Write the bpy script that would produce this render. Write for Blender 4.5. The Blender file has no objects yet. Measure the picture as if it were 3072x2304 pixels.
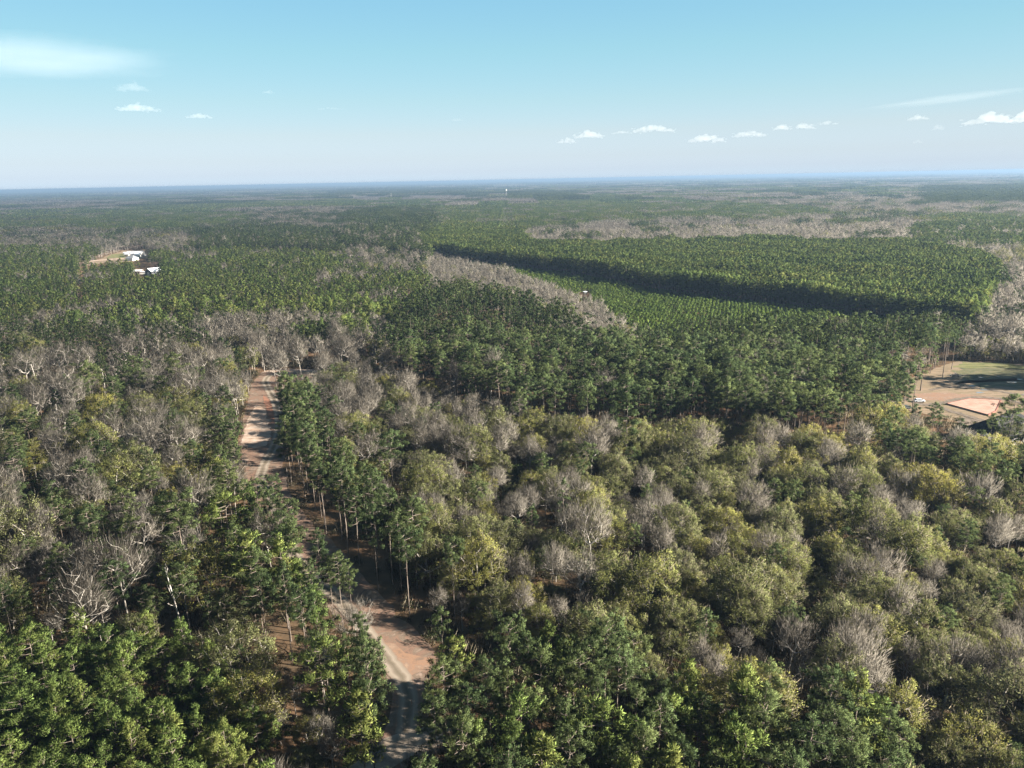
import bpy, math, random
import numpy as np
from mathutils import Vector, Matrix
RNG = np.random.default_rng(7)
random.seed(7)
C = bpy.context.scene.collection
SC = bpy.context.scene
R = math.radians

# ------------------------------------------------------------------ camera
F, W, H = 2204.0, 3072, 2304           # focal length and frame of the photograph, in its pixels
CAMZ = 100.0                           # drone height above the ground, metres
PITCH, ROLL = math.atan(613 / F), math.atan(62 / 3072)
cf = np.array([0, math.cos(PITCH), -math.sin(PITCH)])
_u0 = np.array([0, math.sin(PITCH), math.cos(PITCH)])
_r0 = np.array([1.0, 0, 0])
cr = _r0 * math.cos(ROLL) - _u0 * math.sin(ROLL)
cu = _u0 * math.cos(ROLL) + _r0 * math.sin(ROLL)
cam_data = bpy.data.cameras.new('camera')
cam = bpy.data.objects.new('camera', cam_data)
C.objects.link(cam)
cam.matrix_world = Matrix(((cr[0], cu[0], -cf[0], 0), (cr[1], cu[1], -cf[1], 0), (cr[2], cu[2], -cf[2], CAMZ), (0, 0, 0, 1)))
cam_data.sensor_width = 36.0
cam_data.lens = 36.0 * F / W
cam_data.clip_start = 1.0
cam_data.clip_end = 200000.0
SC.camera = cam

# ------------------------------------------------------------------ light
SUN_EL, SUN_AZ = R(24.5), R(104)         # azimuth clockwise from +Y
sd = Vector((math.sin(SUN_AZ) * math.cos(SUN_EL), math.cos(SUN_AZ) * math.cos(SUN_EL), math.sin(SUN_EL)))
sun_data = bpy.data.lights.new('sun', 'SUN')
sun_data.energy = 5.0
sun_data.angle = R(0.53)
sun_data.color = (1.0, 0.92, 0.80)
sun = bpy.data.objects.new('sun', sun_data)
C.objects.link(sun)
sun.rotation_euler = sd.to_track_quat('Z', 'Y').to_euler()
world = bpy.data.worlds.new('World')
SC.world = world
world.use_nodes = True
nt = world.node_tree
nt.nodes.clear()
sky = nt.nodes.new('ShaderNodeTexSky')
sky.sky_type = 'NISHITA'
sky.sun_disc = False
sky.sun_elevation = SUN_EL
sky.sun_rotation = SUN_AZ
sky.altitude = 0
sky.air_density = 1.0
sky.dust_density = 0.3
sky.ozone_density = 2.0
bg = nt.nodes.new('ShaderNodeBackground')
bg.inputs['Strength'].default_value = 0.055
wo = nt.nodes.new('ShaderNodeOutputWorld')
# the clear air of this day: the low sky is paler and bluer than the sky model's warm rim
wtc = nt.nodes.new('ShaderNodeTexCoord')
wsep = nt.nodes.new('ShaderNodeSeparateXYZ')
nt.links.new(wtc.outputs['Generated'], wsep.inputs[0])
wrp = nt.nodes.new('ShaderNodeValToRGB')
SKYRAMP = [(0.003, (0.394, 0.525, 0.915)), (0.012, (0.382, 0.476, 0.798)), (0.028, (0.402, 0.456, 0.673)), (0.0573, (0.459, 0.471, 0.568)), (0.097, (0.475, 0.522, 0.533)), (0.155, (0.482, 0.595, 0.545)), (0.207, (0.489, 0.638, 0.59)), (0.5, (0.489, 0.638, 0.59))]
we = wrp.color_ramp.elements
for i_, (p_, c_) in enumerate(SKYRAMP):
    x_ = we[i_] if i_ < 2 else we.new(p_)
    x_.position = p_; x_.color = (*c_, 1)
nt.links.new(wsep.outputs[2], wrp.inputs[0])
# haze evens the sky out from side to side
wx = nt.nodes.new('ShaderNodeMath'); wx.operation = 'MULTIPLY'; wx.inputs[1].default_value = 0.2
nt.links.new(wsep.outputs[0], wx.inputs[0])
wy = nt.nodes.new('ShaderNodeMath'); wy.operation = 'MULTIPLY'; nt.links.new(wsep.outputs[2], wy.inputs[0]); nt.links.new(wsep.outputs[2], wy.inputs[1])
wy2 = nt.nodes.new('ShaderNodeMath'); wy2.operation = 'SUBTRACT'; wy2.inputs[0].default_value = 1.0; nt.links.new(wy.outputs[0], wy2.inputs[1])
wy3 = nt.nodes.new('ShaderNodeMath'); wy3.operation = 'SQRT'; nt.links.new(wy2.outputs[0], wy3.inputs[0])
wcm = nt.nodes.new('ShaderNodeCombineXYZ')
nt.links.new(wx.outputs[0], wcm.inputs[0]); nt.links.new(wy3.outputs[0], wcm.inputs[1]); nt.links.new(wsep.outputs[2], wcm.inputs[2])
wnm = nt.nodes.new('ShaderNodeVectorMath'); wnm.operation = 'NORMALIZE'; nt.links.new(wcm.outputs[0], wnm.inputs[0])
nt.links.new(wnm.outputs[0], sky.inputs[0])
wmx = nt.nodes.new('ShaderNodeMix'); wmx.data_type = 'RGBA'; wmx.blend_type = 'MULTIPLY'
wmx.inputs[0].default_value = 1.0
nt.links.new(sky.outputs[0], wmx.inputs[6]); nt.links.new(wrp.outputs[0], wmx.inputs[7])
nt.links.new(wmx.outputs[2], bg.inputs['Color'])
nt.links.new(bg.outputs[0], wo.inputs['Surface'])
SC.view_settings.view_transform = 'Standard'
SC.view_settings.look = 'None'
SC.view_settings.exposure = 2.5
SC.view_settings.gamma = 1.0
SC.render.engine = 'CYCLES'
SC.cycles.max_bounces = 4
SC.cycles.diffuse_bounces = 3
SC.cycles.glossy_bounces = 1
SC.cycles.transmission_bounces = 3
SC.cycles.volume_bounces = 0
SC.cycles.volume_step_rate = 0.5
SC.cycles.transparent_max_bounces = 12
SC.cycles.use_denoising = True
SC.cycles.denoiser = 'OPENIMAGEDENOISE'
SC.cycles.denoising_input_passes = 'RGB_ALBEDO_NORMAL'
SC.cycles.denoising_prefilter = 'NONE'
SC.cycles.pixel_filter_type = 'BLACKMAN_HARRIS'
SC.cycles.filter_width = 1.5


# ------------------------------------------------------------------ projection helpers
def unpx(px, py, z=0.0):
    """A pixel of the photograph to the point at height z that it shows."""
    d = cf + cr * (px - W / 2) / F + cu * (H / 2 - py) / F
    t = (z - CAMZ) / d[2]
    return np.array([0, 0, CAMZ]) + d * t


def prj(x, y, z):
    dz = z - CAMZ
    w = x * cf[0] + y * cf[1] + dz * cf[2]
    return W / 2 + F * (x * cr[0] + y * cr[1] + dz * cr[2]) / w, H / 2 - F * (x * cu[0] + y * cu[1] + dz * cu[2]) / w


def in_poly(px, py, poly):
    ins = np.zeros(px.shape, bool)
    n = len(poly)
    j = n - 1
    for i in range(n):
        xi, yi = poly[i]
        xj, yj = poly[j]
        if yi != yj:
            c = ((yi > py) != (yj > py)) & (px < (xj - xi) * (py - yi) / (yj - yi) + xi)
            ins ^= c
        j = i
    return ins


# ------------------------------------------------------------------ materials
def mat(name):
    m = bpy.data.materials.new(name)
    m.use_nodes = True
    m.node_tree.nodes.clear()
    return m, m.node_tree.nodes, m.node_tree.links


def foliage(name, dark, mid, light, trans=0.25, w_obj=0.55):
    """Leaf or needle colour that varies from tree to tree and from spray to spray."""
    m, N, L = mat(name)
    at = N.new('ShaderNodeAttribute'); at.attribute_name = 'tint'
    oi = N.new('ShaderNodeObjectInfo')
    a = N.new('ShaderNodeMath'); a.operation = 'MULTIPLY'; a.inputs[1].default_value = 1 - w_obj
    L.new(at.outputs['Fac'], a.inputs[0])
    b = N.new('ShaderNodeMath'); b.operation = 'MULTIPLY_ADD'; b.inputs[1].default_value = w_obj
    L.new(oi.outputs['Random'], b.inputs[0]); L.new(a.outputs[0], b.inputs[2])
    rp = N.new('ShaderNodeValToRGB')
    rp.color_ramp.elements[0].position = 0.12; rp.color_ramp.elements[0].color = (*dark, 1)
    rp.color_ramp.elements[1].position = 0.9; rp.color_ramp.elements[1].color = (*light, 1)
    e = rp.color_ramp.elements.new(0.5); e.color = (*mid, 1)
    nz = N.new('ShaderNodeTexNoise'); nz.inputs['Scale'].default_value = 0.012; nz.inputs['Detail'].default_value = 3
    L.new(oi.outputs['Location'], nz.inputs['Vector'])
    dr = N.new('ShaderNodeMath'); dr.operation = 'MULTIPLY_ADD'; dr.inputs[1].default_value = 0.9; dr.inputs[2].default_value = -0.45
    L.new(nz.outputs[0], dr.inputs[0])
    sm = N.new('ShaderNodeMath'); sm.operation = 'ADD'; L.new(b.outputs[0], sm.inputs[0]); L.new(dr.outputs[0], sm.inputs[1])
    L.new(sm.outputs[0], rp.inputs[0])
    d = N.new('ShaderNodeBsdfDiffuse'); L.new(rp.outputs[0], d.inputs['Color'])
    o = N.new('ShaderNodeOutputMaterial')
    if trans > 0:
        t = N.new('ShaderNodeBsdfTranslucent'); L.new(rp.outputs[0], t.inputs['Color'])
        mx = N.new('ShaderNodeMixShader'); mx.inputs[0].default_value = trans
        L.new(d.outputs[0], mx.inputs[1]); L.new(t.outputs[0], mx.inputs[2]); L.new(mx.outputs[0], o.inputs['Surface'])
    else:
        L.new(d.outputs[0], o.inputs['Surface'])
    return m


def rough(name, cols, scale=0.3, detail=6, rough_=0.9, dist=0.0, stretch=(1, 1, 1), spec=0.15):
    """A rough solid whose colour runs through cols by object-space noise."""
    m, N, L = mat(name)
    tc = N.new('ShaderNodeTexCoord'); mp = N.new('ShaderNodeMapping'); mp.inputs['Scale'].default_value = stretch
    L.new(tc.outputs['Object'], mp.inputs[0])
    nz = N.new('ShaderNodeTexNoise'); nz.inputs['Scale'].default_value = scale; nz.inputs['Detail'].default_value = detail
    nz.inputs['Roughness'].default_value = 0.65; nz.inputs['Distortion'].default_value = dist
    L.new(mp.outputs[0], nz.inputs['Vector'])
    rp = N.new('ShaderNodeValToRGB')
    el = rp.color_ramp.elements
    n = len(cols)
    el[0].position = 0.36; el[0].color = (*cols[0], 1)
    el[1].position = 0.64; el[1].color = (*cols[-1], 1)
    for i in range(1, n - 1):
        e = el.new(0.36 + 0.28 * i / (n - 1)); e.color = (*cols[i], 1)
    L.new(nz.outputs[0], rp.inputs[0])
    p = N.new('ShaderNodeBsdfPrincipled'); p.inputs['Roughness'].default_value = rough_
    p.inputs['Specular IOR Level'].default_value = spec
    L.new(rp.outputs[0], p.inputs['Base Color'])
    o = N.new('ShaderNodeOutputMaterial'); L.new(p.outputs[0], o.inputs['Surface'])
    return m


def plain(name, col, rough_=0.6, metal=0.0, spec=0.4):
    return rough(name, [tuple(c * 0.86 for c in col), col, tuple(min(1, c * 1.1) for c in col)], scale=0.8, rough_=rough_, spec=spec)


M = {}
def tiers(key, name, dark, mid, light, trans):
    """Foliage tones by distance: coarse far crowns are coloured darker, standing in for missing self-shadow."""
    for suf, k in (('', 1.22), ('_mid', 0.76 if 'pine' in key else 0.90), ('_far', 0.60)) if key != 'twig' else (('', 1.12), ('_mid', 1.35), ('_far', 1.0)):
        M[key + suf] = foliage(name + suf, *[tuple(v * k for v in c) for c in (dark, mid, light)], trans)  # near lightened, far darkened: crown self-shadow put into the leaf colour


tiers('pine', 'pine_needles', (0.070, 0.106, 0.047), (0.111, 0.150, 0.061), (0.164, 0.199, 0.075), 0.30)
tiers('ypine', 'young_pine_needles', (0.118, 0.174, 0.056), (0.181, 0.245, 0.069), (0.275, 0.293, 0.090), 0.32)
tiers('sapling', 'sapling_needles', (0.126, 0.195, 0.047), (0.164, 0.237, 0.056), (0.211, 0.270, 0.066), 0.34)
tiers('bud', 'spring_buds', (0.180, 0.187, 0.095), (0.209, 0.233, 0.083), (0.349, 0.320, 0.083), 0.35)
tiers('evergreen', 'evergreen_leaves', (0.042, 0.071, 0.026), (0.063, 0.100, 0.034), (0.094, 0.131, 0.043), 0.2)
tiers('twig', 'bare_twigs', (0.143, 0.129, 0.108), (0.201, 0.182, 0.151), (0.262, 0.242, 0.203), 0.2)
M['budtwig'] = foliage('budding_twigs', (0.20, 0.175, 0.125), (0.27, 0.235, 0.165), (0.34, 0.295, 0.21), 0.15)
M['under'] = foliage('undergrowth_leaves', (0.055, 0.058, 0.026), (0.110, 0.104, 0.050), (0.165, 0.138, 0.082), 0.2)
M['pbark'] = rough('pine_bark', [(0.085, 0.066, 0.054), (0.145, 0.118, 0.098), (0.21, 0.175, 0.15)], 1.2, stretch=(1, 1, .3))
M['gbark'] = rough('grey_bark', [(0.18, 0.16, 0.14), (0.27, 0.245, 0.215), (0.36, 0.335, 0.30)], 0.8, stretch=(1, 1, .4))
M['wbark'] = rough('white_bark', [(0.30, 0.27, 0.24), (0.42, 0.385, 0.345), (0.50, 0.465, 0.42)], 0.8, stretch=(1, 1, .4))
M['floor'] = rough('forest_floor', [(0.040, 0.030, 0.020), (0.085, 0.052, 0.032), (0.125, 0.072, 0.040), (0.09, 0.08, 0.045)], 0.05, 8)
M['straw'] = rough('clay_and_straw', [(0.075, 0.055, 0.042), (0.155, 0.095, 0.068), (0.115, 0.085, 0.062), (0.20, 0.145, 0.115)], 0.22, 10, dist=0.9)
M['gravel'] = rough('pale_gravel', [(0.16, 0.125, 0.095), (0.21, 0.17, 0.132), (0.26, 0.215, 0.17)], 0.5, 9)
M['sand'] = rough('pale_sand', [(0.223, 0.149, 0.105), (0.285, 0.211, 0.161), (0.335, 0.267, 0.217)], 0.25, 8)
M['clay'] = rough('red_clay', [(0.14, 0.070, 0.048), (0.20, 0.095, 0.060), (0.17, 0.10, 0.07)], 0.5, 9)
M['dirt'] = rough('bare_dirt', [(0.075, 0.062, 0.036), (0.17, 0.12, 0.08), (0.13, 0.105, 0.062), (0.21, 0.145, 0.10), (0.17, 0.13, 0.085)], 0.28, 10, stretch=(0.35, 1.6, 1), dist=0.8)
M['pad'] = rough('pad_clay', [(0.26, 0.155, 0.115), (0.31, 0.19, 0.145), (0.35, 0.225, 0.18)], 0.35, 9)
M['orange'] = rough('orange_clay', [(0.13, 0.09, 0.066), (0.20, 0.118, 0.076), (0.165, 0.11, 0.08), (0.22, 0.15, 0.105)], 0.3, 9)
M['lawn'] = rough('short_grass', [(0.065, 0.070, 0.026), (0.105, 0.108, 0.040), (0.16, 0.135, 0.065)], 0.25, 10, stretch=(.4, 1.5, 1), dist=0.6)
M['meadow'] = rough('damp_meadow', [(0.045, 0.045, 0.025), (0.085, 0.085, 0.04), (0.14, 0.11, 0.07)], 0.3, 10, stretch=(.4, 1.5, 1), dist=0.8)
M['water'] = plain('standing_water', (0.16, 0.165, 0.165), 0.08, spec=1.0)
M['white'] = plain('white_paint', (0.66, 0.64, 0.60), 0.6)
M['wroof'] = plain('white_metal_roof', (0.80, 0.80, 0.80), 0.4)
M['groof'] = plain('grey_metal_roof', (0.34, 0.34, 0.355), 0.5)
M['droof'] = rough('dark_shingles', [(0.016, 0.016, 0.018), (0.026, 0.026, 0.028), (0.036, 0.036, 0.039)], 2.0)
M['mroof'] = rough('slate_shingles', [(0.10, 0.105, 0.115), (0.14, 0.145, 0.155), (0.17, 0.175, 0.185)], 2.0)
M['glass'] = plain('window_glass', (0.03, 0.035, 0.045), 0.1, spec=0.8)
M['brown'] = plain('brown_siding', (0.16, 0.06, 0.04), 0.8)
M['tan'] = plain('tan_brick', (0.46, 0.38, 0.28), 0.8)
M['red'] = plain('red_paint', (0.55, 0.05, 0.04), 0.4)
M['yellow'] = plain('yellow_paint', (0.62, 0.40, 0.05), 0.4)
M['black'] = plain('black_rubber', (0.02, 0.02, 0.022), 0.7)
M['dark'] = plain('dark_paint', (0.05, 0.06, 0.06), 0.35)
M['silver'] = plain('silver_paint', (0.66, 0.67, 0.69), 0.3)
M['wood'] = rough('weathered_wood', [(0.17, 0.11, 0.08), (0.26, 0.18, 0.14), (0.33, 0.26, 0.21)], 1.5)
M['far'] = rough('far_canopy', [(0.035, 0.052, 0.018), (0.055, 0.072, 0.024), (0.13, 0.11, 0.085), (0.07, 0.085, 0.03)], 0.0012, 10, stretch=(1, .7, 1))


def road_mat():
    """Gravel with two worn wheel tracks and a weedy crown."""
    m, N, L = mat('worn_gravel')
    at = N.new('ShaderNodeAttribute'); at.attribute_name = 'across'
    ab = N.new('ShaderNodeMath'); ab.operation = 'ABSOLUTE'; L.new(at.outputs['Fac'], ab.inputs[0])
    geo = N.new('ShaderNodeNewGeometry')
    nz = N.new('ShaderNodeTexNoise'); nz.inputs['Scale'].default_value = 0.35; nz.inputs['Detail'].default_value = 8; nz.inputs['Roughness'].default_value = .7
    L.new(geo.outputs['Position'], nz.inputs['Vector'])
    ad = N.new('ShaderNodeMath'); ad.operation = 'MULTIPLY_ADD'; ad.inputs[1].default_value = 0.5
    L.new(nz.outputs[0], ad.inputs[0]); L.new(ab.outputs[0], ad.inputs[2])
    rp = N.new('ShaderNodeValToRGB'); e = rp.color_ramp.elements
    e[0].position = 0.18; e[0].color = (0.115, 0.095, 0.07, 1); e[1].position = 1.35 / 1.5; e[1].color = (0.17, 0.10, 0.07, 1)
    for p_, c_ in ((0.34, (0.15, 0.122, 0.095)), (0.5, (0.225, 0.188, 0.150)), (0.72, (0.18, 0.148, 0.116))):
        x = e.new(p_); x.color = (*c_, 1)
    sc = N.new('ShaderNodeMath'); sc.operation = 'MULTIPLY'; sc.inputs[1].default_value = 0.67
    L.new(ad.outputs[0], sc.inputs[0]); L.new(sc.outputs[0], rp.inputs[0])
    d = N.new('ShaderNodeBsdfDiffuse'); L.new(rp.outputs[0], d.inputs['Color'])
    o = N.new('ShaderNodeOutputMaterial'); L.new(d.outputs[0], o.inputs['Surface'])
    return m


M['road'] = road_mat()
M['mud'] = rough('wet_mud', [(0.075, 0.060, 0.045), (0.12, 0.095, 0.072), (0.16, 0.125, 0.098)], 0.5, 9)


# ------------------------------------------------------------------ mesh builder (triangles with their own shading normals)
def nrm(a):
    a = np.asarray(a, float)
    return a / np.maximum(np.linalg.norm(a, axis=-1, keepdims=True), 1e-9)


class MB:
    def __init__(s):
        s.V, s.N, s.T, s.F, s.M, s.n = [], [], [], [], [], 0

    def add(s, v, n, t, f, m=0):
        v = np.asarray(v, float)
        s.V.append(v); s.N.append(np.asarray(n, float)); s.T.append(np.broadcast_to(np.asarray(t, float), (len(v),)))
        f = np.asarray(f, int); s.F.append(f + s.n); s.M.append(np.full(len(f), m, int)); s.n += len(v)

    def blades(s, c, d, out, length, width, tint, m=0, soft=0.75, rng=RNG):
        """Kite-shaped leaves or sprays starting at c along d; each faces out."""
        c = np.asarray(c, float); n = len(c)
        if n == 0:
            return
        d = nrm(d); out = nrm(out)
        side = nrm(np.cross(d, nrm(out + rng.normal(0, 0.55, (n, 3)))))
        g = np.cross(d, side)
        flip = np.sum(g * out, 1) < 0
        side[flip] *= -1; g[flip] *= -1
        L = np.broadcast_to(np.asarray(length, float), (n,))[:, None]
        Wd = np.broadcast_to(np.asarray(width, float), (n,))[:, None]
        p0 = c; p2 = c + d * L
        mid = c + d * L * 0.55
        v = np.stack([p0, mid + side * Wd / 2, p2, mid - side * Wd / 2], 1).reshape(-1, 3)
        nn = nrm(out * soft + g * (1 - soft))
        nn = np.repeat(nn, 4, 0)
        b = np.arange(n)[:, None] * 4
        f = np.concatenate([b + [0, 1, 2], b + [0, 2, 3]], 0)
        s.add(v, nn, np.repeat(np.broadcast_to(np.asarray(tint, float), (n,)), 4), f, m)

    def tube(s, pts, rad, sides=4, m=0, tint=0.5):
        pts = np.asarray(pts, float); k = len(pts)
        rad = np.broadcast_to(np.asarray(rad, float), (k,))
        t = np.gradient(pts, axis=0); t = nrm(t)
        a = np.where(np.abs(t[:, 2:3]) < 0.9, np.array([[0, 0, 1.0]]), np.array([[1.0, 0, 0]]))
        a = np.cross(t, a); a = nrm(a); b = np.cross(t, a)
        an = np.arange(sides) * 2 * math.pi / sides
        nn = a[:, None] * np.cos(an)[None, :, None] + b[:, None] * np.sin(an)[None, :, None]
        v = pts[:, None] + nn * rad[:, None, None]
        f = []
        for i in range(k - 1):
            for j in range(sides):
                q = (j + 1) % sides
                A, B, Cc, D = i * sides + j, i * sides + q, (i + 1) * sides + q, (i + 1) * sides + j
                f += [(A, B, Cc), (A, Cc, D)]
        s.add(v.reshape(-1, 3), nn.reshape(-1, 3), tint, f, m)

    def mesh(s, name, mats, custom=True):
        me = bpy.data.meshes.new(name)
        if s.n == 0:
            return me
        V = np.concatenate(s.V); N = nrm(np.concatenate(s.N)); T = np.concatenate(s.T); Fc = np.concatenate(s.F); Mi = np.concatenate(s.M)
        nf = len(Fc)
        me.vertices.add(len(V)); me.vertices.foreach_set('co', V.astype(np.float32).ravel())
        me.loops.add(nf * 3); me.loops.foreach_set('vertex_index', Fc.astype(np.int32).ravel())
        me.polygons.add(nf); me.polygons.foreach_set('loop_start', np.arange(0, nf * 3, 3, dtype=np.int32))
        try:
            me.polygons.foreach_set('loop_total', np.full(nf, 3, np.int32))
        except Exception:
            pass
        me.polygons.foreach_set('material_index', Mi.astype(np.int32))
        for x in mats:
            me.materials.append(x)
        me.update(calc_edges=True)
        at = me.attributes.new('tint', 'FLOAT', 'POINT'); at.data.foreach_set('value', T.astype(np.float32))
        if custom:
            me.polygons.foreach_set('use_smooth', np.ones(nf, bool))
            me.normals_split_custom_set_from_vertices([tuple(x) for x in N])
        me.update()
        return me


def ball(n, rng, up=0.0):
    d = rng.normal(0, 1, (n, 3)); d = nrm(d); d[:, 2] += up
    return nrm(d) * (rng.random((n, 1)) ** 0.4)


# ------------------------------------------------------------------ trees
def puff(mb, cs, rs, per, size, flat, axis, h0, h1, rng, up=0.5, tintw=0.5, m=0, wid=0.42, soft=0.82):
    """Sprays of needles or leaves filling round clumps at cs with radius rs."""
    cs = np.asarray(cs, float); rs = np.asarray(rs, float)
    n = len(cs)
    base = rng.random(n)
    c = np.repeat(cs, per, 0); r = np.repeat(rs, per)[:, None]; tb = np.repeat(base, per)
    q = ball(n * per, rng, 0.15)
    p = c + q * r * np.array([1, 1, flat])
    mid = np.array([axis[0], axis[1], (h0 + h1) / 2])
    oc = nrm(q + [0, 0, 0.25]); ot = nrm((p - mid) / np.array([1, 1, max(0.8, (h1 - h0) / 5)]))
    out = nrm(oc * 0.7 + ot * 0.6)
    d = nrm(q + [0, 0, up] + rng.normal(0, 0.45, (n * per, 3)))
    L = size * rng.uniform(0.7, 1.3, n * per)
    mb.blades(p - d * L[:, None] * 0.4, d, out, L, L * wid, np.clip(tb * tintw + rng.random(n * per) * (1 - tintw), 0, 1), m, soft, rng)


def pine(h, zb, rmax, seed, style='round', lod=0, needle='pine', bark='pbark'):
    """Tall pine: (trunk builder, crown builder)."""
    rng = np.random.default_rng(seed)
    tr, cw = MB(), MB()
    lean = rng.normal(0, 0.012, 2) * h
    ts = np.linspace(0, 1, 7 if lod == 0 else 4)
    wob = rng.normal(0, 0.08, (len(ts), 2)); wob[0] = 0
    pts = np.stack([lean[0] * ts ** 1.5 + wob[:, 0], lean[1] * ts ** 1.5 + wob[:, 1], ts * h * 0.985], 1)
    r0 = 0.0062 * h + 0.035
    tr.tube(pts, r0 * (1 - 0.88 * ts) * np.where(ts == 0, 1.25, 1), 6 if lod == 0 else 3)
    ax = lambda z: np.array([np.interp(z, pts[:, 2], pts[:, 0]), np.interp(z, pts[:, 2], pts[:, 1])])
    dens = {'round': 1.0, 'open': 0.75, 'flat': 0.8, 'spire': 0.8, 'cone': 1.15}[style]
    nl = int((26 if lod == 0 else 15) * dens * ((h - zb) / 11) ** 0.5 * (rmax / 4.5) ** 0.5)
    cs, rs = [], []
    a0 = rng.random() * 6.28
    for i in range(nl):
        t = (i + rng.random() * 0.8) / nl
        z = zb + (h - zb) * t
        if style == 'round':
            pr_ = (1 - t ** 2.6) ** 0.6 * (0.62 + 0.38 * min(1, t / 0.35))
        elif style == 'open':
            pr_ = (1 - t ** 2.0) ** 0.6 * (0.55 + 0.45 * min(1, t / 0.4))
        elif style == 'flat':
            pr_ = (1 - t ** 4.0) ** 0.6 * (0.45 + 0.55 * min(1, t / 0.6))
        elif style == 'spire':
            pr_ = (1 - t) ** 0.6 * (0.7 + 0.3 * min(1, t / 0.2))
        else:
            pr_ = (1 - t) ** 0.75 * (0.75 + 0.25 * min(1, t / 0.15)) + 0.05
        Rl = rmax * pr_ * rng.uniform(0.62, 1.15)
        a = a0 + i * 2.4 + rng.normal(0, 0.35)
        b = ax(z)
        rise = Rl * rng.uniform(0.05, 0.45) + (0.25 if style == 'cone' else 0)
        tip = np.array([b[0] + math.cos(a) * Rl, b[1] + math.sin(a) * Rl, min(z + rise, h * 1.0)])
        st = np.array([b[0], b[1], z])
        if lod == 0:
            md = (st + tip) / 2 + [0, 0, -0.08 * Rl]
            tr.tube([st, md, tip], [0.03 + 0.016 * Rl, 0.03 + 0.008 * Rl, 0.02], 3)
        k = max(1, int(round(Rl / 0.85))) if lod == 0 else max(1, int(round(Rl / 2.0)))
        for q in range(k):
            f = 1 - 0.55 * q / max(1, k) - rng.random() * 0.1
            p = st + (tip - st) * f
            p[:2] += rng.normal(0, 0.28 * (1 + 0.15 * Rl), 2)
            p[2] += rng.normal(0.1, 0.25)
            cs.append(p); rs.append(rng.uniform(0.5, 1.0) * (1.0 if lod == 0 else 1.35) * (0.8 if style in ('spire', 'cone') else 1))
    for q in range(3 if lod == 0 else 1):
        b = ax(h)
        cs.append(np.array([b[0] + rng.normal(0, 0.3), b[1] + rng.normal(0, 0.3), h - 0.5 - 0.5 * q])); rs.append(0.65 if style in ('cone', 'spire') else 0.95)
    b = ax((zb + h) / 2)
    if lod == 0:
        puff(cw, cs, rs, 64, 0.55, 0.62 if style != 'cone' else 0.8, b, zb, h, rng, up=0.6, wid=0.19)
    else:
        puff(cw, cs, rs, 30, 0.85, 0.65, b, zb, h, rng, up=0.45, wid=0.36)
    # dead stubs below the crown
    if lod == 0 and style != 'cone':
        for i in range(5):
            z = rng.uniform(0.6 * zb, zb); a = rng.random() * 6.28; b = ax(z); l = rng.uniform(0.4, 1.6)
            tr.tube([[b[0], b[1], z], [b[0] + math.cos(a) * l, b[1] + math.sin(a) * l, z + 0.1]], [0.035, 0.015], 3)
    return tr, cw


def limbs(h, zc, rx, rz, nt_, seed, lean=0.03, trunk_top=0.5, r_tip=0.02, fork=0.0, shell=0.55, low=-0.45):
    """Trunk and limbs that grow to nt_ tips in a dome round (0,0,zc): (nodes, parents, radii, tips)."""
    rng = np.random.default_rng(seed)
    k = 6
    tt = np.linspace(0, 1, k)
    lx, ly = rng.normal(0, lean, 2) * h
    nodes = [np.array([lx * t * t + rng.normal(0, 0.05) * t, ly * t * t + rng.normal(0, 0.05) * t, t * trunk_top * h]) for t in tt]
    par = [-1] + list(range(k - 1))
    tips = []
    d = nrm(rng.normal(0, 1, (nt_ * 3, 3)))
    d = d[d[:, 2] > low][:nt_]
    rr = shell + (1 - shell) * rng.random((len(d), 1)) ** 0.5
    wob = 1 + 0.16 * np.sin(3 * np.arctan2(d[:, 1], d[:, 0]) + rng.random() * 6) + 0.1 * np.sin(5 * d[:, 2] + rng.random() * 6)
    T = d * rr * wob[:, None] * [rx, rx, rz] + [lx * 1.2, ly * 1.2, zc]
    order = np.argsort(np.linalg.norm(T - nodes[-1], axis=1))
    for i in order:
        t = T[i]
        P = np.array(nodes)
        dist = np.linalg.norm(P - t, axis=1)
        pen = np.maximum(0, P[:, 2] - t[2] + 0.45 * np.linalg.norm(P[:, :2] - t[:2], axis=1)) * 1.6 + np.maximum(0, np.linalg.norm(P[:, :2], axis=1) - np.linalg.norm(t[:2])) * 1.0
        lowp = np.maximum(0, trunk_top * h * 0.62 - P[:, 2]) * 3
        j = int(np.argmin(dist + pen + lowp))
        L = dist[j]
        ns = 1 if L < 1.6 else (2 if L < 4 else 3)
        prev = j
        for q in range(1, ns + 1):
            f = q / ns
            p = P[j] + (t - P[j]) * f
            if q < ns:
                p = p + rng.normal(0, 0.022 * L, 3) + [0, 0, -0.03 * L]
            nodes.append(p); par.append(prev); prev = len(nodes) - 1
        tips.append(prev)
    n = len(nodes)
    cnt = np.zeros(n)
    for t in tips:
        cnt[t] += 1
    for i in range(n - 1, 0, -1):
        cnt[par[i]] += cnt[i]
    rad = r_tip * np.maximum(cnt, 1) ** 0.5
    return np.array(nodes), par, rad, tips, T[order]


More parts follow.
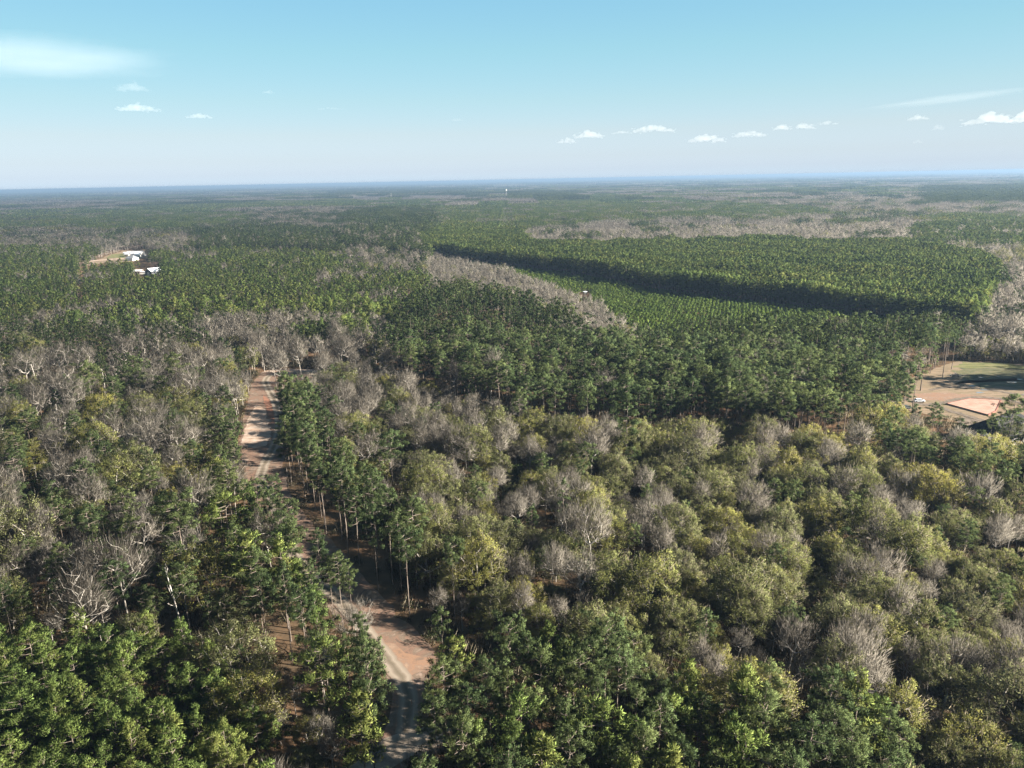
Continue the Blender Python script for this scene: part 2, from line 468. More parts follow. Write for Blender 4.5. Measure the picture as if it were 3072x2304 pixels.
def hardwood(h, rx, seed, kind='bare', lod=0, dome=0.62):
    rng = np.random.default_rng(seed + 1000)
    tr, cw = MB(), MB()
    rz = h * (1 - dome) * 1.0
    zc = h - rz
    nt_ = int({0: 130, 1: 40}[lod] * max(1.0, rx / 5.2))
    if kind == 'snag':
        nt_ = 34 if lod == 0 else 12
    nodes, par, rad, tips, T = limbs(h, zc, rx, rz, nt_, seed, trunk_top=0.52 if kind != 'bud' else 0.45, r_tip=(0.018 if kind == 'bare' else 0.022) if lod == 0 else 0.045, shell=0.62 if kind == 'bud' else 0.38, low=-0.45 if kind == 'bud' else -0.2)
    rmax = (0.0088 if kind == 'bud' else 0.0080) * h + 0.03
    for i in range(1, len(nodes)):
        ra, rb = min(rad[par[i]], rmax), min(rad[i], rmax)
        if i <= 5:
            ra = rb = rmax * (1 - 0.07 * i)
        if lod == 0 or rb > 0.06:
            tr.tube([nodes[par[i]], nodes[i]], [ra * 0.92, rb], (5 if i <= 5 else 3) if lod == 0 else 3)
    if kind == 'snag':
        return tr, cw
    tp = nodes[tips]
    mid = np.array([nodes[5][0], nodes[5][1], zc - 0.2 * rz])
    o = nrm((tp - mid) / [rx, rx, rz])
    per = {('bare', 0): 19, ('bare', 1): 18, ('bud', 0): 12, ('bud', 1): 4}[(kind, lod)]
    P = np.repeat(tp, per, 0); O = np.repeat(o, per, 0); n = len(P)
    P = P - O * rng.uniform(0.0, 1.4, (n, 1)) + rng.normal(0, 0.45, (n, 3))
    d = nrm(O * [1, 1, .8] + [0, 0, 0.95 if kind == 'bare' else 0.5] + rng.normal(0, 0.32, (n, 3)))
    L = rng.uniform(0.8, 2.1, n)
    Wd = 0.05 if lod == 0 else 0.14
    cw.blades(P, d, nrm(O + rng.normal(0, 0.3, (n, 3))), L, Wd * rng.uniform(0.6, 1.4, n), np.repeat(rng.random(len(tp)), per) * 0.5 + rng.random(n) * 0.5, 0 if kind == 'bare' else 1, 0.6, rng)
    if kind == 'bud':
        e = nrm(rng.normal(0, 1, (len(tp) // 2, 3))); e[:, 2] = np.abs(e[:, 2]) * 0.9 - 0.15
        extra = mid + nrm(e) * [rx * 0.93, rx * 0.93, rz * 1.05]
        cs = np.concatenate([tp + rng.normal(0, 0.25, tp.shape), extra])
        if lod == 0:
            puff(cw, cs, rng.uniform(0.7, 1.35, len(cs)), 70, 0.30, 0.75, mid[:2], zc - rz, h, rng, up=0.5, wid=0.45, soft=0.85)
        else:
            puff(cw, cs, rng.uniform(0.8, 1.3, len(cs)), 18, 0.6, 0.75, mid[:2], zc - rz, h, rng, up=0.4, wid=0.55, soft=0.85)
    return tr, cw


def dead_stem(h, seed, lod=0):
    rng = np.random.default_rng(seed + 7)
    tr = MB()
    t = np.linspace(0, 1, 6); lean = rng.normal(0, 0.06, 2) * h
    P = np.stack([lean[0] * t + rng.normal(0, .05, 6) * t, lean[1] * t + rng.normal(0, .05, 6) * t, t * h], 1)
    tr.tube(P, (0.011 * h + .03) * (1 - .75 * t), 5 if lod == 0 else 3)
    for i in range(9 if lod == 0 else 5):
        f = rng.uniform(.42, .97); p = np.array([np.interp(f, t, P[:, k]) for k in range(3)])
        a = rng.random() * 6.28; L = h * rng.uniform(.08, .26) * (1.3 - f); el = rng.uniform(.4, 1.1)
        d = np.array([math.cos(a) * math.cos(el), math.sin(a) * math.cos(el), math.sin(el)])
        q = p + d * L * .6; r_ = q + nrm(d + [0, 0, .35]) * L * .4
        tr.tube([p, q, r_], [.06, .04, .015], 3)
        tr.tube([q, q + nrm(d + rng.normal(0, .5, 3)) * L * .4], [.03, .012], 3)
    return tr, MB()


def evergreen(h, rx, seed, lod=0):
    rng = np.random.default_rng(seed + 50)
    tr, cw = MB(), MB()
    tr.tube([[0, 0, 0], [0.1, 0, h * 0.5], [0, 0.1, h * 0.9]], [0.16, 0.12, 0.03], 5 if lod == 0 else 3)
    n = 70 if lod == 0 else 24
    t = rng.random(n) ** 0.8
    z = h * (0.12 + 0.86 * t); a = rng.random(n) * 6.28
    r = rx * np.sqrt(np.clip(1 - ((t - 0.3) / 0.75) ** 2, 0.05, 1)) * rng.uniform(0.5, 1.0, n)
    cs = np.stack([np.cos(a) * r, np.sin(a) * r, z], 1)
    puff(cw, cs, rng.uniform(0.6, 1.0, n) * (1 if lod == 0 else 1.5), 56 if lod == 0 else 20, 0.3 if lod == 0 else 0.65, 0.7, (0, 0), 0, h, rng, up=0.1, wid=0.6)
    return tr, cw


def shrub(seed, bare=False):
    rng = np.random.default_rng(seed + 90)
    cw = MB()
    n = 11
    cs = np.stack([rng.normal(0, 0.9, n), rng.normal(0, 0.9, n), rng.uniform(0.3, 2.2, n)], 1)
    puff(cw, cs, rng.uniform(0.5, 0.9, n), 30, 0.3, 0.7, (0, 0), 0, 2.5, rng, up=0.5, wid=0.5)
    for i in range(26):
        a = rng.random() * 6.28; l = rng.uniform(1.5, 4.0)
        cw.blades([[rng.normal(0, .8), rng.normal(0, .8), 0]], [[math.cos(a) * .35, math.sin(a) * .35, 1]], [[math.cos(a), math.sin(a), 0.3]], l, 0.09, rng.random(), 1, 0.6, rng)
    return cw


KM = {'pine': ('pbark', 'pine'), 'ypine': ('pbark', 'ypine'), 'sapling': ('pbark', 'sapling'), 'bare': ('gbark', 'twig'), 'bud': ('gbark', 'bud'), 'evergreen': ('gbark', 'evergreen'), 'snag': ('wbark', 'twig')}


def simple_tree(mb, kind, x, y, h, rr, nb, rng, tint, sz, m=0):
    """A distant tree: nb large sprays over its dome or cone, a pale stem if it is bare."""
    a = rng.random(nb) * 6.28
    if kind in ('sapling', 'ypine', 'pine'):
        zb = {'sapling': 0.08, 'ypine': 0.35, 'pine': 0.5}[kind]
        t = rng.random(nb)
        pr_ = (1 - t) ** 0.75 if kind == 'sapling' else (1 - t ** 2.2) ** 0.6
        z = h * (zb + (1 - zb) * t); r = rr * pr_ * rng.uniform(0.6, 1, nb)
        o = np.stack([np.cos(a), np.sin(a), 0.35 + t * 1.2], 1)
    else:
        t = rng.random(nb)
        z = h * (0.42 + 0.58 * t); r = rr * np.sqrt(np.clip(1 - t * t, 0.02, 1)) * rng.uniform(0.6, 1, nb)
        o = np.stack([np.cos(a), np.sin(a), 0.1 + t * 1.6], 1)
    c = np.stack([x + np.cos(a) * r, y + np.sin(a) * r, z], 1)
    o = nrm(o)
    up = 0.9 if kind in ('bare',) else 0.5
    d = nrm(o * [1, 1, 0.3] + [0, 0, up] + rng.normal(0, 0.4, (nb, 3)))
    L = sz * rng.uniform(0.7, 1.3, nb)
    wid = {'bare': 0.26, 'bud': 0.6}.get(kind, 0.6)
    mb.blades(c - d * L[:, None] * 0.5, d, o, L, L * wid, np.clip(tint + rng.normal(0, 0.14, nb), 0, 1), m, 0.75, rng)
    if kind in ('bare', 'bud', 'pine'):
        mb.blades([[x, y, 0]], [[0, 0, 1]], [[0.3, -1, 0.1]], h * 0.8, 0.02 * h if kind != 'bare' else 0.03 * h, 0.8, 1, 0.8, rng)


def patch(kind, size, spacing, h, rr, nb, sz, seed):
    """One mesh of many distant trees of a kind, size metres square."""
    rng = np.random.default_rng(seed)
    mb = MB()
    n = max(1, int(size / spacing))
    for i in range(n):
        for j in range(n):
            x = (i + 0.5 + rng.uniform(-.42, .42)) * spacing - size / 2; y = (j + 0.5 + rng.uniform(-.42, .42)) * spacing - size / 2
            s = rng.uniform(0.8, 1.15)
            simple_tree(mb, kind, x, y, h * s, rr * s, nb, rng, rng.random(), sz)
    return mb


# ------------------------------------------------------------------ the scene's objects
def tag(o, label, cat, group=None):
    o['label'] = label; o['category'] = cat
    if group:
        o['group'] = group
    return o


def link(name, me, parent=None):
    o = bpy.data.objects.new(name, me); C.objects.link(o)
    if parent is not None:
        o.parent = parent
    return o


PROTO = {}      # kind -> list of (trunk mesh, crown mesh, height, words for its look)


def reg(kind, tc, h, look):
    tr, cw = tc
    bark, leaf = KM[kind]
    tm = tr.mesh('trunk_mesh', [M[bark]])
    cm = cw.mesh('crown_mesh', [M[leaf], M['budtwig']]) if cw.n else None
    PROTO.setdefault(kind, []).append((tm, cm, h, look))


reg('pine', pine(26, 14.5, 5.2, 1, 'round'), 26, 'rounded crown')
reg('pine', pine(26, 16.5, 4.7, 2, 'open'), 26, 'thin open crown')
reg('pine', pine(26, 13.5, 5.5, 3, 'round'), 26, 'full deep crown')
reg('pine', pine(26, 17.0, 6.4, 4, 'flat'), 26, 'flat crown')
reg('pine', pine(26, 13.5, 4.3, 5, 'open'), 26, 'ragged crown')
reg('pine', pine(26, 15.0, 5.6, 6, 'round'), 26, 'broad lumpy crown')
reg('pine', pine(26, 8.5, 3.1, 7, 'spire'), 26, 'slender spire crown')
for i, lk in enumerate(('bushy pointed crown', 'dense rounded crown', 'loose lumpy crown', 'broad bushy crown')):
    reg('ypine', pine(15, 4.0 + 0.4 * i, 3.9 + 0.4 * (i % 2), 20 + i, 'cone' if i != 1 else 'round'), 15, lk)
for i, lk in enumerate(('neat conical crown', 'narrow pointed crown', 'loose conical crown')):
    reg('sapling', pine(5.5, 0.4, 1.25, 30 + i, 'cone', 1), 5.5, lk)
for i, lk in enumerate(('wide twig fan', 'upright twig spray', 'round twiggy crown', 'thin uneven crown', 'vase of rising limbs')):
    reg('bare', hardwood(18, (5.4, 3.3, 4.4, 3.5, 4.2)[i], 40 + i, 'bare', 0, (0.66, 0.58, 0.64, 0.55, 0.6)[i]), 18, lk)
for i, lk in enumerate(('domed crown', 'broad dome', 'uneven lumpy crown', 'tall rounded crown', 'loose hazy crown')):
    reg('bud', hardwood(17, (6.0, 7.4, 5.5, 4.9, 6.1)[i], 60 + i, 'bud', 0, (0.56, 0.56, 0.56, 0.52, 0.56)[i]), 17, lk)
for i, lk in enumerate(('dense dark crown', 'leafy conical crown')):
    reg('evergreen', evergreen(11, (3.6, 2.8)[i], 80 + i), 11, lk)
for i, lk in enumerate(('broken bare limbs', 'stubby dead limbs')):
    reg('snag', dead_stem(17, 90 + i), 17, lk)

# ------------------------------------------------------------------ stands of the forest, drawn as outlines in the photograph and laid on the ground
# name: (outline, mix of kinds, spacing m, (low, high) height m, words for the place)
Z = []


def zone(name, poly, mix, sp, hh, where, ug=0.0):
    Z.append((name, poly, mix, sp, hh, where, ug))


zone('young_block', [(-400, 1850), (110, 1850), (300, 1880), (560, 1860), (640, 1930), (740, 2050), (790, 2150), (800, 2304), (830, 2600), (-400, 2600)], {'ypine': .97, 'bare': .03}, 5.3, (12, 16), 'in the young pine block', 0.6)
zone('front_pines', [(1170, 2120), (1250, 2010), (1480, 1930), (1640, 1850), (1800, 1890), (1920, 1980), (2010, 2090), (2240, 2150), (2320, 2230), (2420, 2120), (2560, 2090), (2660, 2130), (2680, 2304), (2700, 2600), (1000, 2600), (1010, 2304), (1110, 2200)], {'ypine': .25, 'pine': .72, 'bare': .03}, 5.9, (17, 21), 'in the pines beside the gate', 0.6)
zone('drive_row_right', [(838, 1240), (900, 1260), (985, 1400), (1130, 1540), (1330, 1690), (1500, 1800), (1440, 1870), (1240, 1850), (1100, 1740), (960, 1570), (860, 1420)], {'pine': 1.0}, 6.8, (21, 27), 'in the pine row along the drive', 0.25)
zone('drive_strip_left', [(700, 1230), (760, 1330), (830, 1420), (960, 1600), (1090, 1780), (1200, 1950), (1180, 2130), (1000, 2050), (830, 1900), (700, 1650), (620, 1430)], {'pine': .78, 'bare': .12, 'ypine': .1}, 6.6, (19, 24), 'in pines left of the gravel', 0.35)
zone('left_tangle', [(-400, 1130), (300, 1040), (560, 1040), (740, 1080), (720, 1250), (640, 1430), (720, 1680), (840, 1910), (760, 2060), (650, 1930), (560, 1850), (300, 1870), (-400, 1840)], {'pine': .40, 'bare': .33, 'bud': .10, 'evergreen': .15, 'snag': .02}, 7.2, (13, 22), 'in the tangled mixed woods', 0.8)
zone('loop_bare', [(560, 960), (700, 930), (900, 930), (1130, 950), (1210, 985), (1120, 1030), (1000, 1060), (760, 1080), (660, 1040)], {'bare': .80, 'pine': .08, 'bud': .12}, 6.2, (15, 19), 'behind the road loop', 0.4)
zone('pale_band', [(1270, 790), (1340, 788), (1480, 812), (1660, 868), (1800, 925), (1905, 1000), (1900, 1050), (1800, 1040), (1690, 985), (1590, 930), (1440, 900), (1290, 865)], {'bare': .93, 'bud': .07}, 4.4, (9, 13), 'in the pale bare band', 0.2)
zone('saplings', [(1310, 772), (1480, 792), (1718, 825), (2048, 880), (2500, 930), (2920, 976), (2880, 1010), (2600, 1040), (2060, 1050), (1915, 1050), (1905, 1000), (1800, 922), (1650, 862), (1480, 806), (1340, 782)], {'sapling': 1.0}, 4.3, (4.6, 6.2), 'in the sapling plantation', 0.0)
zone('shadow_stand', [(1285, 752), (1250, 700), (1380, 672), (1560, 690), (1600, 735), (1760, 732), (2048, 728), (2500, 738), (2730, 738), (2940, 770), (3000, 800), (2970, 880), (2945, 926), (2600, 881), (2048, 831), (1718, 782), (1300, 736)], {'ypine': .97, 'pine': .03}, 4.4, (19, 21), 'in the tall planted stand')
zone('right_bare', [(2960, 900), (3000, 800), (3072, 780), (3500, 780), (3500, 960), (3000, 980), (2940, 970)], {'bare': .8, 'pine': .2}, 6.5, (15, 20), 'at the shadowed stand end', 0.4)
zone('meadow_edge', [(2890, 990), (3072, 975), (3500, 975), (3500, 1090), (3072, 1090), (2960, 1080), (2900, 1050)], {'bare': .45, 'bud': .3, 'ypine': .25}, 4.2, (8, 13), 'in the thicket behind the meadow', 0.9)
zone('house_pines', [(2640, 1130), (2700, 1160), (2760, 1290), (2870, 1310), (2960, 1330), (3072, 1330), (3500, 1330), (3500, 1420), (3072, 1420), (2900, 1400), (2750, 1340), (2640, 1290), (2560, 1230)], {'pine': .85, 'bud': .15}, 7.5, (17, 23), 'in scattered pines near the house', 0.1)
zone('east_pines', [(3145, 1040), (3500, 1060), (3500, 1185), (3160, 1172)], {'pine': .9, 'ypine': .1}, 4.6, (24, 28), 'east of the meadow')
zone('dark_stand', [(1140, 1010), (1220, 940), (1400, 888), (1560, 905), (1680, 965), (1800, 1020), (1890, 1045), (2050, 1045), (2500, 1040), (2880, 1030), (2900, 1065), (2830, 1100), (2660, 1150), (2560, 1210), (2400, 1220), (2150, 1190), (1900, 1185), (1640, 1160), (1400, 1110), (1180, 1060)], {'pine': .95, 'bare': .05}, 7.2, (21, 27), 'in the dark tall pine stand', 0.2)
zone('grey_hardwoods', [(880, 1080), (1010, 1050), (1180, 1060), (1400, 1110), (1640, 1160), (1700, 1260), (1500, 1400), (1300, 1440), (1130, 1400), (985, 1300), (900, 1200)], {'bare': .52, 'bud': .34, 'pine': .10, 'evergreen': .04}, 7.2, (12, 17), 'in the grey hardwoods', 0.5)
zone('olive_hardwoods', [(985, 1390), (1130, 1400), (1500, 1400), (1700, 1250), (1640, 1160), (1900, 1185), (2150, 1190), (2400, 1220), (2650, 1280), (2900, 1390), (3500, 1390), (3500, 2600), (2660, 2600), (2660, 2100), (2400, 2110), (2200, 2130), (1990, 2080), (1920, 1970), (1800, 1880), (1640, 1840), (1440, 1880), (1500, 1800), (1250, 1620)], {'bud': .58, 'bare': .31, 'pine': .08, 'evergreen': .03}, 7.0, (12, 17), 'in the olive hardwoods', 0.7)
zone('left_pines', [(-400, 770), (230, 770), (400, 800), (560, 765), (640, 740), (1000, 750), (1120, 800), (1330, 830), (1420, 870), (1220, 930), (1130, 950), (900, 930), (700, 930), (560, 965), (-400, 990)], {'ypine': .80, 'pine': .15, 'bare': .05}, 6.4, (14, 19), 'in woods below the barns')
zone('centre_mix', [(960, 760), (1120, 745), (1290, 770), (1310, 860), (1180, 830), (1060, 820)], {'bare': .55, 'pine': .35, 'bud': .1}, 5.2, (12, 20), 'in the mixed trees past the pines', 0.2)
zone('left_mid', [(-400, 990), (560, 965), (680, 1040), (740, 1085), (560, 1045), (300, 1045), (-400, 1130)], {'pine': .72, 'bare': .16, 'bud': .07, 'evergreen': .05}, 7.2, (15, 22), 'in mid distance mixed pines', 0.4)
zone('tall_row', [(1020, 660), (1130, 640), (1300, 640), (1320, 692), (1220, 702), (1100, 735), (1020, 725)], {'pine': .75, 'bare': .25}, 6, (22, 26), 'in the tall pine row far off')
zone('far_dark_pines', [(640, 690), (760, 680), (1020, 690), (1280, 720), (1290, 765), (1000, 750), (640, 745), (560, 740)], {'pine': .92, 'bare': .08}, 5.5, (19, 24), 'in the far dark pines')
zone('far_grey_left', [(-400, 690), (150, 688), (420, 703), (540, 695), (640, 720), (600, 765), (470, 745), (410, 742), (200, 735), (-400, 745)], {'bare': .72, 'pine': .22, 'bud': .06}, 5.0, (14, 19), 'in the far grey woods by the houses')
zone('far_left_pines', [(-400, 745), (200, 735), (400, 745), (400, 800), (230, 770), (-400, 770)], {'ypine': .8, 'bare': .2}, 5, (14, 18), 'in the pines beside the white house')
zone('far_grey_band', [(1560, 690), (1650, 675), (1750, 668), (2048, 655), (2250, 660), (2600, 640), (2790, 650), (2720, 690), (2740, 725), (2500, 735), (2300, 718), (2048, 725), (1850, 728), (1700, 732), (1600, 735)], {'bare': .88, 'bud': .06, 'pine': .06}, 5.0, (14, 18), 'in the far grey band')
zone('far_right_pines', [(2790, 650), (3500, 645), (3500, 735), (3000, 730), (2740, 725), (2720, 690)], {'ypine': .95, 'bare': .05}, 5.0, (15, 18), 'in the far pines')
zone('far_right_olive', [(2730, 738), (2740, 725), (3000, 730), (3500, 735), (3500, 790), (3072, 790), (3000, 800), (2940, 765)], {'bud': .55, 'bare': .35, 'pine': .1}, 5.5, (13, 17), 'in the far olive woods')
zone('far_green_left', [(-400, 628), (700, 625), (760, 665), (500, 690), (150, 688), (-400, 690)], {'ypine': .95, 'bare': .05}, 5.0, (11, 14), 'in the far plantation')
zone('far_mix_row', [(440, 655), (1020, 645), (1020, 690), (760, 680), (640, 690), (500, 690)], {'pine': .5, 'bare': .5}, 6, (14, 20), 'far')
zone('far_strip', [(-400, 606), (330, 603), (330, 622), (-400, 626)], {'bare': .9, 'pine': .1}, 6, (14, 18), 'far')
zone('far_mid_green', [(1300, 612), (2048, 605), (2300, 625), (2780, 640), (2600, 640), (2250, 658), (2048, 655), (1750, 668), (1560, 690), (1380, 672), (1320, 660)], {'ypine': .9, 'bare': .1}, 5, (12, 16), 'far')
zone('far_grey_mid', [(1330, 598), (1580, 596), (1590, 610), (1350, 625)], {'bare': .85, 'pine': .15}, 6, (14, 18), 'far')
zone('far_pale_line', [(1050, 588), (1440, 585), (1440, 597), (1050, 603)], {'bare': 1.0}, 6, (8, 10), 'far')
zone('far_dark_line', [(1540, 583), (1730, 580), (1730, 594), (1540, 596)], {'pine': 1.0}, 6, (20, 24), 'far')
zone('far_dark_line', [(1000, 568), (1430, 563), (1430, 585), (1000, 588)], {'pine': .95, 'bare': .05}, 6, (18, 22), 'far')
zone('far_dark_line', [(2790, 566), (3500, 560), (3500, 598), (2790, 600)], {'pine': 1.0}, 6, (20, 24), 'far')
zone('far_grey_right', [(2300, 598), (3500, 598), (3500, 640), (2780, 640), (2450, 620)], {'bare': .9, 'bud': .05, 'pine': .05}, 6, (14, 18), 'far')
NOISE = {'pine': len(Z), 'bare': len(Z) + 1, 'ypine': len(Z) + 2, 'low': len(Z) + 3}
zone('open_pine', [], {'pine': .7, 'ypine': .2, 'bare': .1}, 6, (16, 22), 'far')
zone('open_bare', [], {'bare': .8, 'bud': .08, 'pine': .12}, 6, (14, 18), 'far')
zone('open_ypine', [], {'ypine': .95, 'bare': .05}, 5.5, (12, 16), 'far')
zone('low_mix', [], {'bare': .5, 'bud': .3, 'ypine': .2}, 5.0, (8, 11), 'in low mixed woods', 0.4)


def vnoise(x, y, seed):
    xi, yi = np.floor(x).astype(np.int64), np.floor(y).astype(np.int64)
    fx, fy = x - xi, y - yi
    fx, fy = fx * fx * (3 - 2 * fx), fy * fy * (3 - 2 * fy)

    def hsh(a, b):
        v = np.sin(a * 127.1 + b * 311.7 + seed * 74.7) * 43758.5453
        return v - np.floor(v)
    return (hsh(xi, yi) * (1 - fx) + hsh(xi + 1, yi) * fx) * (1 - fy) + (hsh(xi, yi + 1) * (1 - fx) + hsh(xi + 1, yi + 1) * fx) * fy


def zone_at(x, y):
    """Index of the stand that holds each ground point."""
    zt = [round(0.44 * (z[4][0] + z[4][1])) for z in Z]
    pj = {}
    px, py = prj(x, y, 0.0)
    px = np.clip(px, -390, 3490); py = np.minimum(py, 2590)
    wob = 34 * (vnoise(x / 22, y / 22, 3) - 0.5) + 20 * (vnoise(x / 7, y / 7, 4) - 0.5)
    out = np.full(x.shape, -1)
    for i in range(len(Z) - 4):
        if zt[i] not in pj:
            a_, b_ = prj(x, y, zt[i])
            pj[zt[i]] = (np.clip(a_ + wob, -390, 3490), np.minimum(b_ + wob * np.clip(140 / np.maximum(y, 60), 0.04, 0.7), 2590))
        if Z[i][0] in ('saplings', 'shadow_stand'):        # planted blocks have ruled edges
            q = (out < 0) & in_poly(*prj(x, y, zt[i]), Z[i][1])
            out[q] = i
            continue
        q = (out < 0) & in_poly(*pj[zt[i]], Z[i][1])
        out[q] = i
    n = 0.55 * vnoise(x / 900, y / 650, 11) + 0.3 * vnoise(x / 330, y / 260, 12) + 0.15 * vnoise(x / 120, y / 120, 13)
    n2 = vnoise(x / 700, y / 500, 21)
    pick = np.where(n > 0.55, NOISE['bare'], np.where(n2 > 0.5, NOISE['ypine'], NOISE['pine']))
    left = out < 0
    for i in range(len(Z) - 4):
        q = (out < 0) & left & in_poly(px, py, Z[i][1])
        out[q] = i
    pick = np.where(y < 1300, NOISE['low'], pick)
    out = np.where(out < 0, pick, out)
    # clumps of the other kind stand in every wide stand
    isl = vnoise(x / 55, y / 75, 51) * 0.6 + vnoise(x / 22, y / 28, 52) * 0.4
    main = np.array([max(z[2], key=z[2].get) for z in Z])[out]
    keep = np.array([z[0] in ('saplings', 'shadow_stand', 'young_block', 'pale_band', 'drive_row_right', 'house_pines') for z in Z])[out]
    far = (y > 420) & ~keep
    out = np.where(far & (isl > 0.70) & (main == 'bare'), NOISE['pine'], out)
    out = np.where(far & (isl > 0.76) & (main != 'bare'), NOISE['bare'], out)
    return out


# ground left open: outlines traced at ground level
CLEAR = {
    'drive': [(715, 1350), (722, 1290), (738, 1220), (755, 1150), (785, 1118), (860, 1106), (960, 1108), (985, 1128), (960, 1165), (910, 1225), (868, 1262), (852, 1330), (850, 1400), (868, 1480), (930, 1560), (1010, 1640), (1100, 1740), (1200, 1850), (1290, 1930), (1350, 1990), (1300, 2030), (1275, 2080), (1265, 2140), (1250, 2190), (1360, 2190), (1370, 2230), (1260, 2285), (1180, 2330), (1000, 2330), (1080, 2280), (1150, 2220), (1170, 2130), (1170, 2060), (1110, 1970), (1050, 1890), (980, 1820), (880, 1725), (825, 1640), (795, 1560), (745, 1470), (735, 1420)],
    'lot': [(2680, 1150), (2760, 1125), (2870, 1082), (3072, 1092), (3140, 1094), (3150, 1172), (3500, 1185), (3500, 1345), (3140, 1400), (3072, 1345), (2985, 1300), (2880, 1265), (2790, 1245), (2700, 1225), (2650, 1195)],
    'yard': [(244, 786), (300, 778), (322, 766), (372, 752), (438, 748), (446, 768), (400, 784), (330, 789), (280, 792), (250, 795)],
    'barn': [(392, 822), (395, 808), (480, 802), (495, 822), (470, 830)],
    'ride': [(238, 945), (262, 945), (256, 800), (244, 800)],
}


def clear_at(x, y):
    px, py = prj(x, y, np.zeros_like(x))
    c = np.zeros(x.shape, bool)
    for k, p in CLEAR.items():
        c |= in_poly(px, py, p)
    return c


# what the photograph shows through a gap: (outline, nearest distance that may stand in it)
OPEN = [([(250, 784), (372, 750), (440, 745), (446, 768), (400, 782), (262, 791)], 1130),
        ([(398, 806), (480, 803), (482, 823), (440, 823), (398, 821)], 985),
        ([(2690, 1165), (2760, 1150), (2870, 1100), (3072, 1098), (3072, 1200), (2980, 1245), (2880, 1262), (2800, 1220), (2720, 1212)], 330),
        ([(2885, 1250), (2990, 1205), (3000, 1225), (2940, 1275), (2890, 1270)], 255),
        ([(722, 1345), (735, 1240), (800, 1150), (960, 1112), (960, 1140), (860, 1200), (840, 1240), (850, 1300), (840, 1380), (800, 1440), (765, 1440)], 262),
        ([(1090, 1900), (1250, 1960), (1300, 2000), (1230, 2060), (1250, 2130), (1200, 2200), (1180, 2080), (1120, 1960)], 122),
        ([(1040, 2290), (1190, 2215), (1250, 2215), (1150, 2290)], 104),
        ([(1738, 868), (1772, 868), (1772, 892), (1738, 892)], 660)]


def hides(x, y, h):
    c = np.zeros(x.shape, bool)
    # low sun comes through to these sunlit spots of the drive
    for spot, wd in (((1232, 1985), 7.0), ((1140, 1925), 4.0)):
        g = unpx(*spot)
        u = np.array([sd.x, sd.y]) / math.hypot(sd.x, sd.y)
        al = (x - g[0]) * u[0] + (y - g[1]) * u[1]; la = np.abs((x - g[0]) * u[1] - (y - g[1]) * u[0])
        c |= (al > -3) & (al < h / math.tan(SUN_EL)) & (la < wd)
    for p, dmin in OPEN:
        for f in (0.55, 0.8, 1.0):
            a, b = prj(x, y, h * f)
            c |= in_poly(a, b, p) & (y < dmin)
    return c


def in_view(x, y, m=0.80, pad=35):
    return (y > 58) & (np.abs(x) < m * y + pad)


